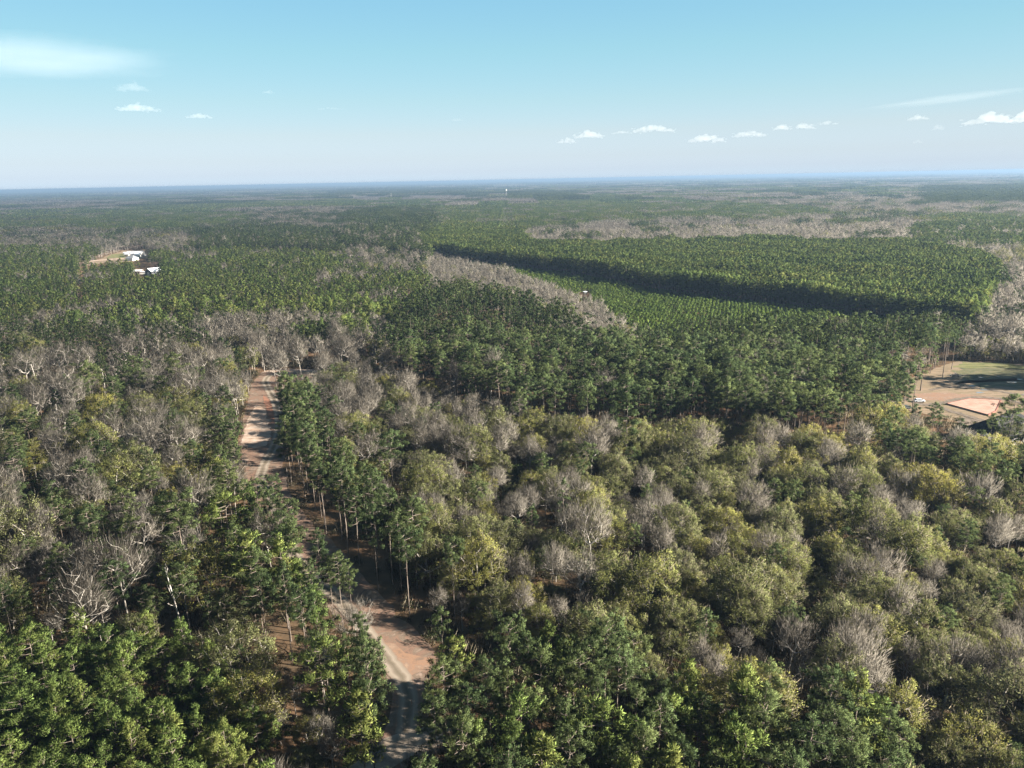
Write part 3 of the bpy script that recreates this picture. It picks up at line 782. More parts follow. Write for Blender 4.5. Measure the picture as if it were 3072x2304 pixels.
# ------------------------------------------------------------------ hand-set trees: kind, form, pixel of the top, pixel of the foot, words
HAND = [
    ('pine', 3, (565, 1488), (572, 1800), 'very broad round crown above mixed woods'),
    ('pine', 3, (288, 1522), (300, 1745), 'broad crown over bare trees'),
    ('pine', 3, (278, 1088), (285, 1262), 'flat bright crown'),
    ('pine', 1, (350, 1128), (361, 1290), 'dark crown and pale bent trunk'),
    ('pine', 0, (502, 1128), (500, 1275), 'round crown'),
    ('pine', 1, (524, 1060), (548, 1268), 'thinning crown and white dying trunk'),
    ('bare', 1, (792, 985), (794, 1113), 'slim white stem above the loop road'),
    ('bare', 4, (850, 1040), (852, 1190), 'forked white trunk inside the loop road'),
    ('bare', 1, (905, 1000), (909, 1160), 'dark trunk inside the loop road'),
    ('bare', 4, (827, 1030), (830, 1165), 'twin stem inside the loop road'),
    ('bare', 0, (455, 1650), (463, 1800), 'wide white limbs and fan of pale twigs'),
    ('bare', 0, (575, 1655), (540, 1790), 'pale fan of twigs beside a wider one'),
    ('bare', 2, (172, 1842), (165, 1960), 'reddish round crown on the young block edge'),
    ('bare', 1, (40, 1625), (70, 1825), 'tall leaning white stem'),
    ('bare', 4, (122, 1642), (153, 1818), 'leaning white stem with fan crown'),
    ('bare', 2, (37, 1505), (20, 1640), 'wide pale crown'),
    ('bare', 2, (150, 1525), (160, 1650), 'three pale stems'),
    ('bare', 2, (445, 1485), (440, 1600), 'upright grey spray'),
    ('bare', 0, (100, 1135), (120, 1270), 'white spreading limbs'),
    ('bare', 3, (235, 1190), (225, 1310), 'pale crooked stem'),
    ('snag', 1, (396, 1252), (407, 1305), 'short white leaning stub'),
    ('snag', 0, (198, 1215), (190, 1330), 'white forked stem'),
    ('snag', 0, (20, 1290), (25, 1420), 'white bent stems'),
    ('snag', 0, (1333, 752), (1333, 778), 'lone white stem before the shadow'),
    ('bud', 1, (1065, 1240), (1058, 1370), 'bright yellow-green dome'),
    ('bud', 1, (1375, 1250), (1375, 1365), 'yellow dome above grey woods'),
    ('bud', 1, (1598, 1250), (1575, 1365), 'yellow-green crown on dark limbs'),
    ('pine', 0, (1565, 1160), (1560, 1335), 'green crown among grey hardwoods'),
    ('pine', 4, (1668, 1150), (1665, 1322), 'straight trunk and clumped crown'),
    ('pine', 1, (1765, 1150), (1762, 1363), 'long bare white trunk and small crown'),
    ('pine', 4, (1880, 1180), (1878, 1442), 'twin trunk and tall green crown'),
    ('bare', 2, (1815, 1250), (1818, 1410), 'thick pale trunk and grey crown'),
    ('pine', 6, (1690, 1438), (1690, 1660), 'thin whorled crown on white pole trunk'),
    ('pine', 3, (1175, 1300), (1184, 1515), 'loose crown on pale curving trunk'),
    ('pine', 0, (2381, 1163), (2381, 1310), 'round lit crown and white trunk'),
    ('pine', 0, (2437, 1163), (2437, 1310), 'rounded crown beside a paler twin'),
    ('pine', 1, (2664, 1085), (2660, 1245), 'dark crown before the clay lot'),
    ('pine', 0, (2719, 1085), (2703, 1280), 'long leaning trunk before the clay lot'),
    ('pine', 1, (2700, 985), (2742, 1172), 'thin crown on the lot edge'),
    ('pine', 1, (2770, 970), (2761, 1172), 'tall leaning trunk on the lot edge'),
    ('pine', 1, (2850, 965), (2828, 1132), 'tall crown at the meadow corner'),
    ('pine', 4, (2790, 990), (2790, 1120), 'dark trunk at the meadow corner'),
    ('pine', 1, (2872, 990), (2854, 1108), 'slim trunk in the meadow corner'),
    ('pine', 0, (2747, 1212), (2733, 1330), 'dark crown below the parked car'),
    ('pine', 2, (2800, 1210), (2790, 1340), 'full crown before the clay pad'),
    ('pine', 2, (2858, 1255), (2870, 1370), 'pointed crown before grey roof'),
    ('pine', 0, (2925, 1290), (2930, 1400), 'low round crown before the house'),
    ('pine', 5, (3034, 1185), (3012, 1385), 'largest crown before the house'),
    ('pine', 0, (3000, 1240), (2965, 1345), 'trunk before the white wall'),
    ('pine', 4, (3068, 1290), (3034, 1390), 'slim crown before the house end'),
    ('bud', 1, (2590, 1335), (2590, 1470), 'huge olive dome'),
    ('bud', 1, (2807, 1540), (2810, 1670), 'olive dome with golden rim'),
    ('bud', 1, (2784, 1592), (2760, 1740), 'bright yellow-green dome'),
    ('bud', 1, (2540, 1622), (2530, 1760), 'golden dome'),
    ('bud', 2, (2088, 1610), (2090, 1750), 'pale grey-green crown'),
    ('bud', 1, (2450, 1508), (2450, 1650), 'wide olive dome'),
    ('bud', 1, (2066, 1255), (2070, 1400), 'golden dome by dark pines'),
    ('bud', 0, (1450, 1420), (1450, 1530), 'orange-tan dome'),
    ('bud', 0, (1300, 1480), (1310, 1590), 'yellow-green crown by the pine row'),
    ('bud', 1, (1480, 1555), (1470, 1690), 'golden broad dome'),
    ('bare', 0, (2928, 2072), (2932, 2230), 'large silvery crown'),
    ('bare', 1, (2738, 2040), (2735, 2150), 'silver vase of twigs'),
    ('bare', 3, (2725, 1915), (2708, 2080), 'tall white leaning stem'),
    ('bare', 0, (1955, 1880), (1960, 1980), 'white many-stemmed crown'),
    ('bare', 4, (1520, 1660), (1520, 1800), 'thick white rising limbs'),
    ('bare', 4, (1690, 1645), (1700, 1790), 'white spray with crossing limb'),
    ('bare', 0, (1848, 1595), (1850, 1715), 'white upright limbs'),
    ('bud', 0, (2155, 1745), (2160, 1860), 'tan dome'),
    ('bud', 1, (2385, 1730), (2380, 1830), 'grey-olive fan'),
    ('bud', 1, (2830, 1730), (2830, 1840), 'pale grey dome'),
]

TREES = []      # kind, form, x, y, scale, turn, zone or words
for k, fm, tp, ft, words_ in HAND:
    g = unpx(*ft)
    zs = np.linspace(2, 40, 381)
    hz = zs[np.argmin(np.abs(prj(g[0] + 0 * zs, g[1] + 0 * zs, zs)[1] - tp[1]))]
    TREES.append((k, fm, g[0], g[1], hz / PROTO[k][fm][2], random.random() * 6.28, words_, hz))
HXY = np.array([(t[2], t[3]) for t in TREES])

PTS = {}
NEAR = 1300.0
for zi, (zn, poly, mix, sp, hh, where, ug) in enumerate(Z):
    if poly:
        gp = [unpx(np.clip(a, -390, 3490), min(b, 2590), zz) for a, b in poly for zz in (0.0, 20.0) if b > 560]
        xs = [p[0] for p in gp]; ys = [p[1] for p in gp]
        x0, x1, y0, y1 = min(xs) - 30, max(xs) + 30, max(50, min(ys) - 20), min(NEAR + 20, max(ys) + 20)
    else:
        x0, x1, y0, y1 = -0.85 * NEAR, 0.85 * NEAR, 55, NEAR
    x0, x1 = max(x0, -0.85 * NEAR - 40), min(x1, 0.85 * NEAR + 40)
    if y1 <= y0:
        continue
    gx, gy = np.meshgrid(np.arange(x0, x1, sp), np.arange(y0, y1, sp * 0.9))
    gx = gx + (np.arange(gx.shape[0]) % 2)[:, None] * sp / 2
    j = 0.36 if zn != 'saplings' else 0.1
    if zn == 'saplings':
        ca, sa = math.cos(R(38.8)), math.sin(R(38.8))
        cx, cy = (x0 + x1) / 2, (y0 + y1) / 2
        gx, gy = np.meshgrid(np.arange(-700, 700, 4.9), np.arange(-700, 700, 3.3))
        gx, gy = cx + gx * ca - gy * sa, cy + gx * sa + gy * ca
    gx = gx.ravel() + RNG.uniform(-j, j, gx.size) * sp; gy = gy.ravel() + RNG.uniform(-j, j, gy.size) * sp
    ok = in_view(gx, gy) & (gy < NEAR)
    gx, gy = gx[ok], gy[ok]
    ok = (zone_at(gx, gy) == zi) & ~clear_at(gx, gy) & ~hides(gx, gy, 0.5 * (hh[0] + hh[1]))
    ok &= RNG.random(gx.size) < (0.72 + 0.5 * vnoise(gx / 16, gy / 16, 31) if zn not in ('shadow_stand', 'saplings') else 1.0)
    gx, gy = gx[ok], gy[ok]
    if zn == 'saplings':
        ok = RNG.random(len(gx)) < 0.93
        gx, gy = gx[ok], gy[ok]
    ks = list(mix)
    pick = RNG.choice(len(ks), len(gx), p=np.array([mix[k] for k in ks]) / sum(mix.values()))
    for x, y, pk in zip(gx, gy, pick):
        if len(HXY) and np.min((HXY[:, 0] - x) ** 2 + (HXY[:, 1] - y) ** 2) < 12:
            continue
        k = ks[pk]
        hz = RNG.uniform(*hh) * (1.0 if zn in ('shadow_stand', 'saplings') else RNG.uniform(0.9, 1.08)) * (0.88 + 0.24 * float(vnoise(np.array([x / 25]), np.array([y / 25]), 41)[0]))
        if k in ('bud', 'bare'):
            hz *= RNG.uniform(0.65, 1.12) * (1.14 if k == 'bare' and y < 420 else 1.0)
        if k == 'pine' and hh[1] < 17:
            hz *= 1.3
        if k == 'evergreen':
            hz *= 0.55
        if k == 'bare' and zn in ('young_block', 'front_pines', 'drive_strip_left', 'dark_stand'):
            hz *= 0.8
        nf = len(PROTO[k])
        fm = int(RNG.integers(0, nf if k != 'pine' else 6))
        if k == 'bud' and RNG.random() < 0.3:
            fm = 1
        TREES.append((k, fm, x, y, hz / PROTO[k][fm][2], RNG.random() * 6.28, where, hz))

print('HAND', [(t[0], t[6], round(t[7], 1)) for t in TREES[:len(HAND)]])
# ---- the 300 of each kind that show largest become objects of their own; the rest belong to that kind's wood
NAME = {'pine': 'pine_tree', 'ypine': 'young_pine', 'sapling': 'pine_sapling', 'bare': 'bare_tree', 'bud': 'budding_tree', 'evergreen': 'evergreen_tree', 'snag': 'dead_tree'}
GROUP = {'pine': 'tall pine trees', 'ypine': 'young and plantation pines', 'sapling': 'planted pine saplings', 'bare': 'bare winter trees', 'bud': 'hardwoods coming into bud', 'evergreen': 'dark evergreen trees', 'snag': 'dead standing trees'}
ADJ = {'pine': 'pine', 'ypine': 'young pine', 'sapling': 'sapling', 'bare': 'bare tree', 'bud': 'budding tree', 'evergreen': 'evergreen', 'snag': 'dead tree'}
REST = {k: [] for k in NAME}
USED = set()
for kind in NAME:
    L = []
    nh = len(HAND)
    for i, t in enumerate(TREES):
        if t[0] != kind:
            continue
        px, py = prj(t[2], t[3], t[7] * 0.75)
        vis = 5 < px < W - 5 and py < H + 40 and t[3] > 60
        size = t[7] / math.hypot(t[2], t[3]) if vis else 0
        L.append((-(size + (10 if i < nh else 0)), i, px, py))
    L.sort()
    for rank, (ms, i, px, py) in enumerate(L):
        k, fm, x, y, s, rot, where, hz = TREES[i]
        if rank < 300 and ms < 0:
            tm, cm, h0, look = PROTO[k][fm]
            e = bpy.data.objects.new(NAME[k], None); C.objects.link(e)
            e.location = (x, y, 0); e.rotation_euler = (0, 0, rot); sl = 0.8 if i >= nh and k == 'pine' and ('drive' in where or 'gravel' in where or 'mixed' in where) else 1.0
            e.scale = (s * sl * random.uniform(.88, 1.12), s * sl * random.uniform(.88, 1.12), s)
            e.empty_display_size = 0.5
            link('trunk', tm, e)
            if cm:
                link('crown', cm, e)
            a, b = int(np.clip(round(px / W * 100), 1, 99)), int(np.clip(round(py / H * 100), 1, 99))
            if i < nh:
                lab = f'{ADJ[k]} with {where}, {a}% across, {b}% down'
            else:
                lk = look if random.random() < 0.999 else look
                lab = f'{lk} {ADJ[k]} {where}, {a}% across, {b}% down'
            if lab in USED:
                a1, b1 = px / W * 100, py / H * 100
                lab = lab.replace(f'{a}% across', f'{a1:.1f}% across').replace(f'{b}% down', f'{b1:.1f}% down')
            USED.add(lab)
            tag(e, lab, {'sapling': 'sapling'}.get(k, 'tree'), GROUP[k])
        else:
            REST[kind].append(TREES[i])

# ------------------------------------------------------------------ woods: what is beyond counting, one object per kind, instanced on points
FORMS = {k: [] for k in NAME}


def form(kind, me):
    o = bpy.data.objects.new(f'{NAME[kind]}_form_{len(FORMS[kind]):02d}', me)
    FORMS[kind].append(o)
    return len(FORMS[kind]) - 1


def joined(kind, tc, tier=''):
    tr, cw = tc
    mb = MB()
    for src, off in ((cw, 0), (tr, 2)):
        for v, n, t, f, m in zip(src.V, src.N, src.T, src.F, src.M):
            pass
    out = MB()
    base = 0
    for src, remap in ((cw, {0: 0, 1: 1}), (tr, {0: 2})):
        if src.n == 0:
            continue
        V = np.concatenate(src.V); N = np.concatenate(src.N); T = np.concatenate(src.T); Fc = np.concatenate(src.F); Mi = np.concatenate(src.M)
        out.add(V, N, T, Fc, 0)
        out.M[-1] = np.array([remap[int(q)] for q in Mi])
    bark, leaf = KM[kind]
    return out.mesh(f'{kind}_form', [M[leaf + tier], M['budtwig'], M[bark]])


# near forms: copies of the full trees; middle forms with fewer, larger sprays
NEARF, MIDF = {}, {}
GEN1 = {
    'pine': [lambda i=i: pine(26, (14.5, 16, 13.5, 16.5, 13.5)[i], (5.0, 4.6, 5.3, 6.0, 4.3)[i], 201 + i, ('round', 'open', 'round', 'flat', 'open')[i], 1) for i in range(5)],
    'ypine': [lambda i=i: pine(15, 5.0 + 0.5 * i, 3.1 + .3 * (i % 2), 220 + i, ('cone', 'round', 'cone', 'round')[i], 1) for i in range(4)],
    'sapling': [lambda i=i: pine(5.5, 0.4, 1.2, 230 + i, 'cone', 1) for i in range(3)],
    'bare': [lambda i=i: hardwood(18, (5.0, 3.5, 4.5, 3.7)[i], 240 + i, 'bare', 1, (0.64, 0.58, 0.62, 0.55)[i]) for i in range(4)],
    'bud': [lambda i=i: hardwood(17, (5.9, 7.2, 5.4, 4.8)[i], 260 + i, 'bud', 1, 0.56) for i in range(4)],
    'evergreen': [lambda i=i: evergreen(11, 3.4, 280 + i, 1) for i in range(2)],
    'snag': [lambda i=i: dead_stem(17, 290 + i, 1) for i in range(2)],
}
H1 = {'pine': 26, 'ypine': 15, 'sapling': 5.5, 'bare': 18, 'bud': 17, 'evergreen': 11, 'snag': 17}
GEN0 = {
    'pine': [lambda i=i: pine(26, (14.5, 16.5, 13.5, 17, 13.5, 15)[i], (5.2, 4.7, 5.5, 6.4, 4.3, 5.6)[i], 1 + i, ('round', 'open', 'round', 'flat', 'open', 'round')[i]) for i in range(6)],
    'ypine': [lambda i=i: pine(15, 4.0 + 0.4 * i, 3.9 + 0.4 * (i % 2), 20 + i, 'cone' if i != 1 else 'round') for i in range(4)],
    'bare': [lambda i=i: hardwood(18, (5.4, 3.3, 4.4, 3.5, 4.2)[i], 40 + i, 'bare', 0, (0.66, 0.58, 0.64, 0.55, 0.6)[i]) for i in range(5)],
    'bud': [lambda i=i: hardwood(17, (6.0, 7.4, 5.5, 4.9, 6.1)[i], 60 + i, 'bud', 0, (0.56, 0.56, 0.56, 0.52, 0.56)[i]) for i in range(5)],
}
for k in NAME:
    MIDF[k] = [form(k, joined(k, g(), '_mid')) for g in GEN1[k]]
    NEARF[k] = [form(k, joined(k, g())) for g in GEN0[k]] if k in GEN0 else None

POINTS = {k: [] for k in NAME}      # x, y, z, turn, scale, form
for k in NAME:
    for (kk, fm, x, y, s, rot, where, hz) in REST[k]:
        d = math.hypot(x, y)
        if NEARF[k] and d < 380:
            POINTS[k].append((x, y, 0, rot, s, NEARF[k][fm % len(NEARF[k])]))
        else:
            POINTS[k].append((x, y, 0, rot, hz / H1[k], MIDF[k][fm % len(MIDF[k])]))

# patches of distant trees
PSPEC = [(NEAR, 2600.0, 30.0, 1.0), (2600.0, 9000.0, 120.0, 2.1), (9000.0, 45000.0, 520.0, 6.0)]
PF = {}
for k, h, rr in (('pine', 21, 3.6), ('ypine', 15, 2.7), ('bare', 16, 3.4), ('bud', 15, 3.8)):
    bark, leaf = KM[k]
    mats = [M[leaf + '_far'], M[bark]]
    for lv, (d0, d1, size, g) in enumerate(PSPEC):
        nv = 3
        sp = {0: 5.0, 1: 7.5, 2: 26.0}[lv]
        nb = {0: 46, 1: 14, 2: 6}[lv]
        sz = {0: 1.3, 1: 3.0, 2: 10.0}[lv]
        rr_ = rr * {0: 1, 1: 1.3, 2: 3.4}[lv]
        PF[k, lv] = [form(k, patch(k, size * 1.04, sp, h, rr_, nb, sz, 300 + 20 * lv + v + len(k)).mesh(f'{k}_patch', mats)) for v in range(nv)]
for lv, (d0, d1, size, g) in enumerate(PSPEC):
    xs = np.arange(-0.82 * d1, 0.82 * d1, size); ys = np.arange(d0 - 0, d1, size)
    gx, gy = np.meshgrid(xs, ys)
    gx = gx.ravel(); gy = gy.ravel() + size / 2
    ok = in_view(gx, gy, 0.80, size)
    gx, gy = gx[ok], gy[ok]
    zi = zone_at(gx, gy)
    cl = clear_at(gx, gy)
    for x, y, q, c in zip(gx, gy, zi, cl):
        if lv == 0 and c:
            continue
        mix, hh = Z[q][2], Z[q][4]
        # a patch that mixes kinds is shared out by chance
        ks = [k for k in mix if (k, lv) in PF]
        if not ks:
            continue
        k = RNG.choice(ks, p=np.array([mix[a] for a in ks]) / sum(mix[a] for a in ks))
        s = RNG.uniform(*hh) / {'pine': 21, 'ypine': 15, 'bare': 16, 'bud': 15}[k]
        POINTS[k].append((x, y, 0, RNG.integers(0, 4) * math.pi / 2 + RNG.normal(0, .1), (1.0, min(1.3, s)), PF[k, lv][RNG.integers(0, 3)]))


def wood(name, pts, forms, label):
    """One object: points that carry which form stands there, its turn and its size."""
    me = bpy.data.meshes.new(name)
    n = len(pts)
    me.vertices.add(n)
    me.vertices.foreach_set('co', np.array([p[:3] for p in pts], np.float32).ravel())
    a = me.attributes.new('turn', 'FLOAT_VECTOR', 'POINT'); a.data.foreach_set('vector', np.array([(0, 0, p[3]) for p in pts], np.float32).ravel())
    sc = np.array([(p[4], p[4], p[4]) if not isinstance(p[4], tuple) else (p[4][0], p[4][0], p[4][1]) for p in pts], np.float32)
    a = me.attributes.new('size', 'FLOAT_VECTOR', 'POINT'); a.data.foreach_set('vector', sc.ravel())
    a = me.attributes.new('form', 'INT', 'POINT'); a.data.foreach_set('value', np.array([p[5] for p in pts], np.int32))
    col = bpy.data.collections.new(name + '_forms')
    for f in forms:
        col.objects.link(f)
    g = bpy.data.node_groups.new(name + '_nodes', 'GeometryNodeTree')
    g.interface.new_socket('Geometry', in_out='INPUT', socket_type='NodeSocketGeometry')
    g.interface.new_socket('Geometry', in_out='OUTPUT', socket_type='NodeSocketGeometry')
    N, L = g.nodes, g.links
    gi, go = N.new('NodeGroupInput'), N.new('NodeGroupOutput')
    ci = N.new('GeometryNodeCollectionInfo'); ci.inputs['Collection'].default_value = col
    ci.inputs['Separate Children'].default_value = True; ci.inputs['Reset Children'].default_value = True
    ip = N.new('GeometryNodeInstanceOnPoints'); ip.inputs['Pick Instance'].default_value = True

    def attr(nm, ty):
        q = N.new('GeometryNodeInputNamedAttribute'); q.data_type = ty; q.inputs['Name'].default_value = nm
        return q.outputs['Attribute']
    L.new(gi.outputs[0], ip.inputs['Points']); L.new(ci.outputs[0], ip.inputs['Instance'])
    L.new(attr('form', 'INT'), ip.inputs['Instance Index'])
    L.new(attr('turn', 'FLOAT_VECTOR'), ip.inputs['Rotation'])
    L.new(attr('size', 'FLOAT_VECTOR'), ip.inputs['Scale'])
    L.new(ip.outputs[0], go.inputs[0])
    o = link(name, me)
    md = o.modifiers.new('forms', 'NODES'); md.node_group = g
    o['kind'] = 'stuff'; o['label'] = label
    return o


WOOD = {'pine': ('pine_forest', 'dark tall pine woods reaching to the horizon'), 'ypine': ('young_pine_forest', 'even green plantation pines in dense far stands'),
        'sapling': ('sapling_plantation', 'rows of small bright pine saplings beyond the dark stand'), 'bare': ('bare_forest', 'grey and beige bare woods in bands between the pines'),
        'bud': ('budding_forest', 'olive budding hardwoods massed together'), 'evergreen': ('evergreen_thicket', 'dark leafy evergreens under the mixed woods'), 'snag': ('dead_wood', 'white dead stems among the woods')}
for k, (nm, lb) in WOOD.items():
    if POINTS[k]:
        wood(nm, POINTS[k], FORMS[k], lb)

# undergrowth
ugf = []
for i in range(4):
    ugf.append(bpy.data.objects.new(f'shrub_form_{i:02d}', shrub(i).mesh('shrub_mesh', [M['under'], M['budtwig']])))
gx, gy = np.meshgrid(np.arange(-420, 420, 2.6), np.arange(70, 520, 2.6))
gx = gx.ravel() + RNG.uniform(-1.2, 1.2, gx.size); gy = gy.ravel() + RNG.uniform(-1.2, 1.2, gy.size)
ok = in_view(gx, gy, .76, 20); gx, gy = gx[ok], gy[ok]
ok = ~clear_at(gx, gy); gx, gy = gx[ok], gy[ok]
zi = zone_at(gx, gy)
ug = np.array([z[6] for z in Z])[zi]
ok = RNG.random(len(gx)) < ug * (0.35 + 0.9 * vnoise(gx / 14, gy / 14, 5))
gx, gy = gx[ok], gy[ok]
wood('undergrowth', [(x, y, 0, RNG.random() * 6.28, RNG.uniform(.5, 1.35), int(RNG.integers(0, 4))) for x, y in zip(gx, gy)], ugf, 'brown and green brush under the trees')

# ------------------------------------------------------------------ ground
def struct(o):
    o['kind'] = 'structure'
    return o


def sheet(name, pts, z, m, jit=0.0, sub=3.0, kind='structure'):
    """A flat sheet with the given outline (ground points), its edge frayed."""
    pts = [np.asarray(p[:2], float) for p in pts]
    q = []
    rg = np.random.default_rng(len(pts) + int(z * 1000))
    for i, p in enumerate(pts):
        r = pts[(i + 1) % len(pts)]
        k = max(1, int(np.linalg.norm(r - p) / sub))
        for s in range(k):
            q.append(p + (r - p) * s / k + rg.normal(0, jit, 2))
    import bmesh
    bm = bmesh.new()
    vs = [bm.verts.new((a[0], a[1], z)) for a in q]
    f = bm.faces.new(vs)
    if f.normal.z < 0:
        f.normal_flip()
    bmesh.ops.triangulate(bm, faces=[f])
    for f in bm.faces:
        f.normal_update()
        if f.normal.z < 0:
            f.normal_flip()
    me = bpy.data.meshes.new(name); bm.to_mesh(me); bm.free()
    me.materials.append(m)
    o = link(name, me)
    if kind:
        o['kind'] = kind
    return o


def px_sheet(name, poly, z, m, jit=0.2, sub=2.5):
    return sheet(name, [unpx(a, b) for a, b in poly], z, m, jit, sub)


def ribbon(name, line, width, z, m, jit=0.12):
    P = np.array([unpx(a, b)[:2] for a, b in line])
    # resample smoothly
    t = np.concatenate([[0], np.cumsum(np.linalg.norm(np.diff(P, axis=0), axis=1))])
    u = np.arange(0, t[-1], 1.5)
    Q = np.stack([np.interp(u, t, P[:, 0]), np.interp(u, t, P[:, 1])], 1)
    for _ in range(6):
        Q[1:-1] = (Q[:-2] + Q[1:-1] * 2 + Q[2:]) / 4
    T = nrm(np.gradient(Q, axis=0)); Nn = np.stack([-T[:, 1], T[:, 0]], 1)
    rg = np.random.default_rng(5)
    wv = np.interp(u, t, np.broadcast_to(np.asarray(width, float), (len(P),))) / 2
    a = Q + Nn * (wv + rg.normal(0, jit, len(Q)))[:, None]; b = Q - Nn * (wv + rg.normal(0, jit, len(Q)))[:, None]
    V = np.concatenate([np.c_[a, np.full(len(a), z)], np.c_[b, np.full(len(b), z)]])
    n = len(Q)
    me = bpy.data.meshes.new(name)
    me.from_pydata([tuple(v) for v in V], [], [(n + i, n + i + 1, i + 1, i) for i in range(n - 1)])
    me.materials.append(m); me.update()
    at = me.attributes.new('across', 'FLOAT', 'POINT'); at.data.foreach_set('value', np.concatenate([np.full(n, -1.0), np.full(n, 1.0)]).astype(np.float32))
    o = link(name, me); o['kind'] = 'structure'
    return o


def far_ground():
    rings = [0, 30, 60, 120, 250, 500, 1000, 2000, 4000, 8000, 16000, 32000, 52000]
    seg = 48
    V = [(0, 0, 0)]; Fc = []
    for r in rings[1:]:
        V += [(r * math.cos(i * 2 * math.pi / seg), r * math.sin(i * 2 * math.pi / seg), 0) for i in range(seg)]
    for i in range(seg):
        Fc.append((0, 1 + i, 1 + (i + 1) % seg))
    for k in range(len(rings) - 2):
        a, b = 1 + k * seg, 1 + (k + 1) * seg
        for i in range(seg):
            j = (i + 1) % seg
            Fc.append((a + i, b + i, b + j, a + j))
    me = bpy.data.meshes.new('ground'); me.from_pydata(V, [], Fc); me.update()
    # near: leaf litter; far: the colour of woods seen from afar
    m, N, L = mat('ground_cover')
    geo = N.new('ShaderNodeNewGeometry')
    n1 = N.new('ShaderNodeTexNoise'); n1.inputs['Scale'].default_value = 0.06; n1.inputs['Detail'].default_value = 9; n1.inputs['Roughness'].default_value = 0.7
    L.new(geo.outputs['Position'], n1.inputs['Vector'])
    r1 = N.new('ShaderNodeValToRGB'); e = r1.color_ramp.elements
    e[0].position = 0.3; e[0].color = (0.040, 0.032, 0.022, 1); e[1].position = 0.72; e[1].color = (0.17, 0.095, 0.055, 1)
    x = e.new(0.5); x.color = (0.085, 0.058, 0.036, 1)
    L.new(n1.outputs[0], r1.inputs[0])
    p = N.new('ShaderNodeBsdfDiffuse'); L.new(r1.outputs[0], p.inputs['Color'])
    o = N.new('ShaderNodeOutputMaterial'); L.new(p.outputs[0], o.inputs['Surface'])
    me.materials.append(m)
    return struct(link('ground', me))


far_ground()
px_sheet('clearing', CLEAR['drive'], 0.02, M['straw'], 0.35)
px_sheet('sand_shoulder', [(722, 1330), (742, 1260), (765, 1215), (795, 1225), (806, 1265), (815, 1310), (795, 1338), (760, 1345)], 0.04, M['sand'], 0.4)
px_sheet('clay_bank', [(790, 1185), (808, 1200), (826, 1230), (832, 1262), (818, 1272), (806, 1240), (792, 1210)], 0.06, M['clay'], 0.2)
px_sheet('clay_patch', [(1150, 1935), (1180, 1940), (1250, 1965), (1300, 1985), (1275, 2010), (1230, 2030), (1195, 2005), (1165, 1970)], 0.04, M['orange'], 0.75)
px_sheet('loop_bank', [(782, 1118), (800, 1112), (860, 1106), (940, 1108), (975, 1122), (940, 1116), (860, 1113), (815, 1117)], 0.04, M['sand'], 0.15)
px_sheet('dirt_road', [(1000, 2330), (1085, 2278), (1150, 2222), (1210, 2195), (1300, 2178), (1372, 2190), (1372, 2220), (1300, 2240), (1230, 2268), (1165, 2310), (1130, 2335)], 0.05, M['gravel'], 0.15)
DRIVE = [(1215, 2200), (1222, 2150), (1230, 2085), (1205, 2030), (1170, 1985), (1120, 1925), (1070, 1860), (1014, 1795), (935, 1730), (880, 1670), (852, 1590), (828, 1515), (795, 1470), (778, 1435), (792, 1395), (820, 1345), (838, 1295), (838, 1250), (826, 1205), (806, 1168), (795, 1142), (806, 1126), (850, 1118), (905, 1116), (950, 1122), (958, 1138), (930, 1165), (900, 1200), (868, 1232), (838, 1252)]
ribbon('gravel_road', DRIVE, 4.2, 0.08, M['road'])
# lot by the house
px_sheet('lot', CLEAR['lot'], 0.02, M['dirt'], 0.4)
px_sheet('meadow', [(2872, 1110), (2900, 1100), (2960, 1100), (3072, 1106), (3500, 1130), (3500, 1180), (3072, 1168), (3000, 1160), (2950, 1164), (2905, 1145), (2860, 1150), (2900, 1130), (2850, 1128)], 0.04, M['meadow'], 1.4)
px_sheet('lawn_strip', [(2850, 1100), (2890, 1087), (2960, 1088), (3072, 1096), (3500, 1122), (3500, 1130), (3072, 1108), (2980, 1103), (2920, 1106), (2880, 1104)], 0.06, M['lawn'], 0.9)
px_sheet('clay_spread', [(2740, 1182), (2800, 1176), (2870, 1182), (2930, 1186), (3010, 1196), (3010, 1210), (2900, 1196), (2830, 1202), (2760, 1200)], 0.04, M['orange'], 0.5)
for i, (a, b, w_, h_) in enumerate([(3035, 1147, 34, 5), (3060, 1138, 22, 3), (2942, 1133, 16, 2.5), (2938, 1178, 24, 4), (2960, 1170, 40, 3), (3068, 1184, 16, 3), (2995, 1129, 14, 2.5), (2915, 1158, 26, 2)]):
    px_sheet('puddle', [(a + w_ / 2 * math.cos(t) * random.uniform(.8, 1.1), b + h_ / 2 * math.sin(t) * random.uniform(.8, 1.1)) for t in np.linspace(0, 6.28, 11)[:-1]], 0.08, M['water'], 0.1, 1.5)
px_sheet('driveway', [(2870, 1264), (2890, 1252), (2950, 1258), (2965, 1275), (2940, 1282), (2885, 1275)], 0.05, M['mud'], 0.3)
ribbon('track', [(2700, 1190), (2760, 1215), (2820, 1212), (2870, 1198), (2930, 1190), (3020, 1198), (3090, 1215)], 3.2, 0.10, M['mud'], 0.35)
ribbon('track', [(2800, 1214), (2830, 1226), (2890, 1246), (2950, 1262)], 3.0, 0.13, M['mud'], 0.35)
ribbon('track', [(2790, 1170), (2850, 1160), (2930, 1164), (3010, 1176), (3100, 1190)], 2.4, 0.10, M['mud'], 0.35)
px_sheet('house_lawn', [(2960, 1340), (3020, 1330), (3072, 1345), (3300, 1380), (3300, 1420), (3072, 1400), (2990, 1372)], 0.05, M['lawn'], 0.4)
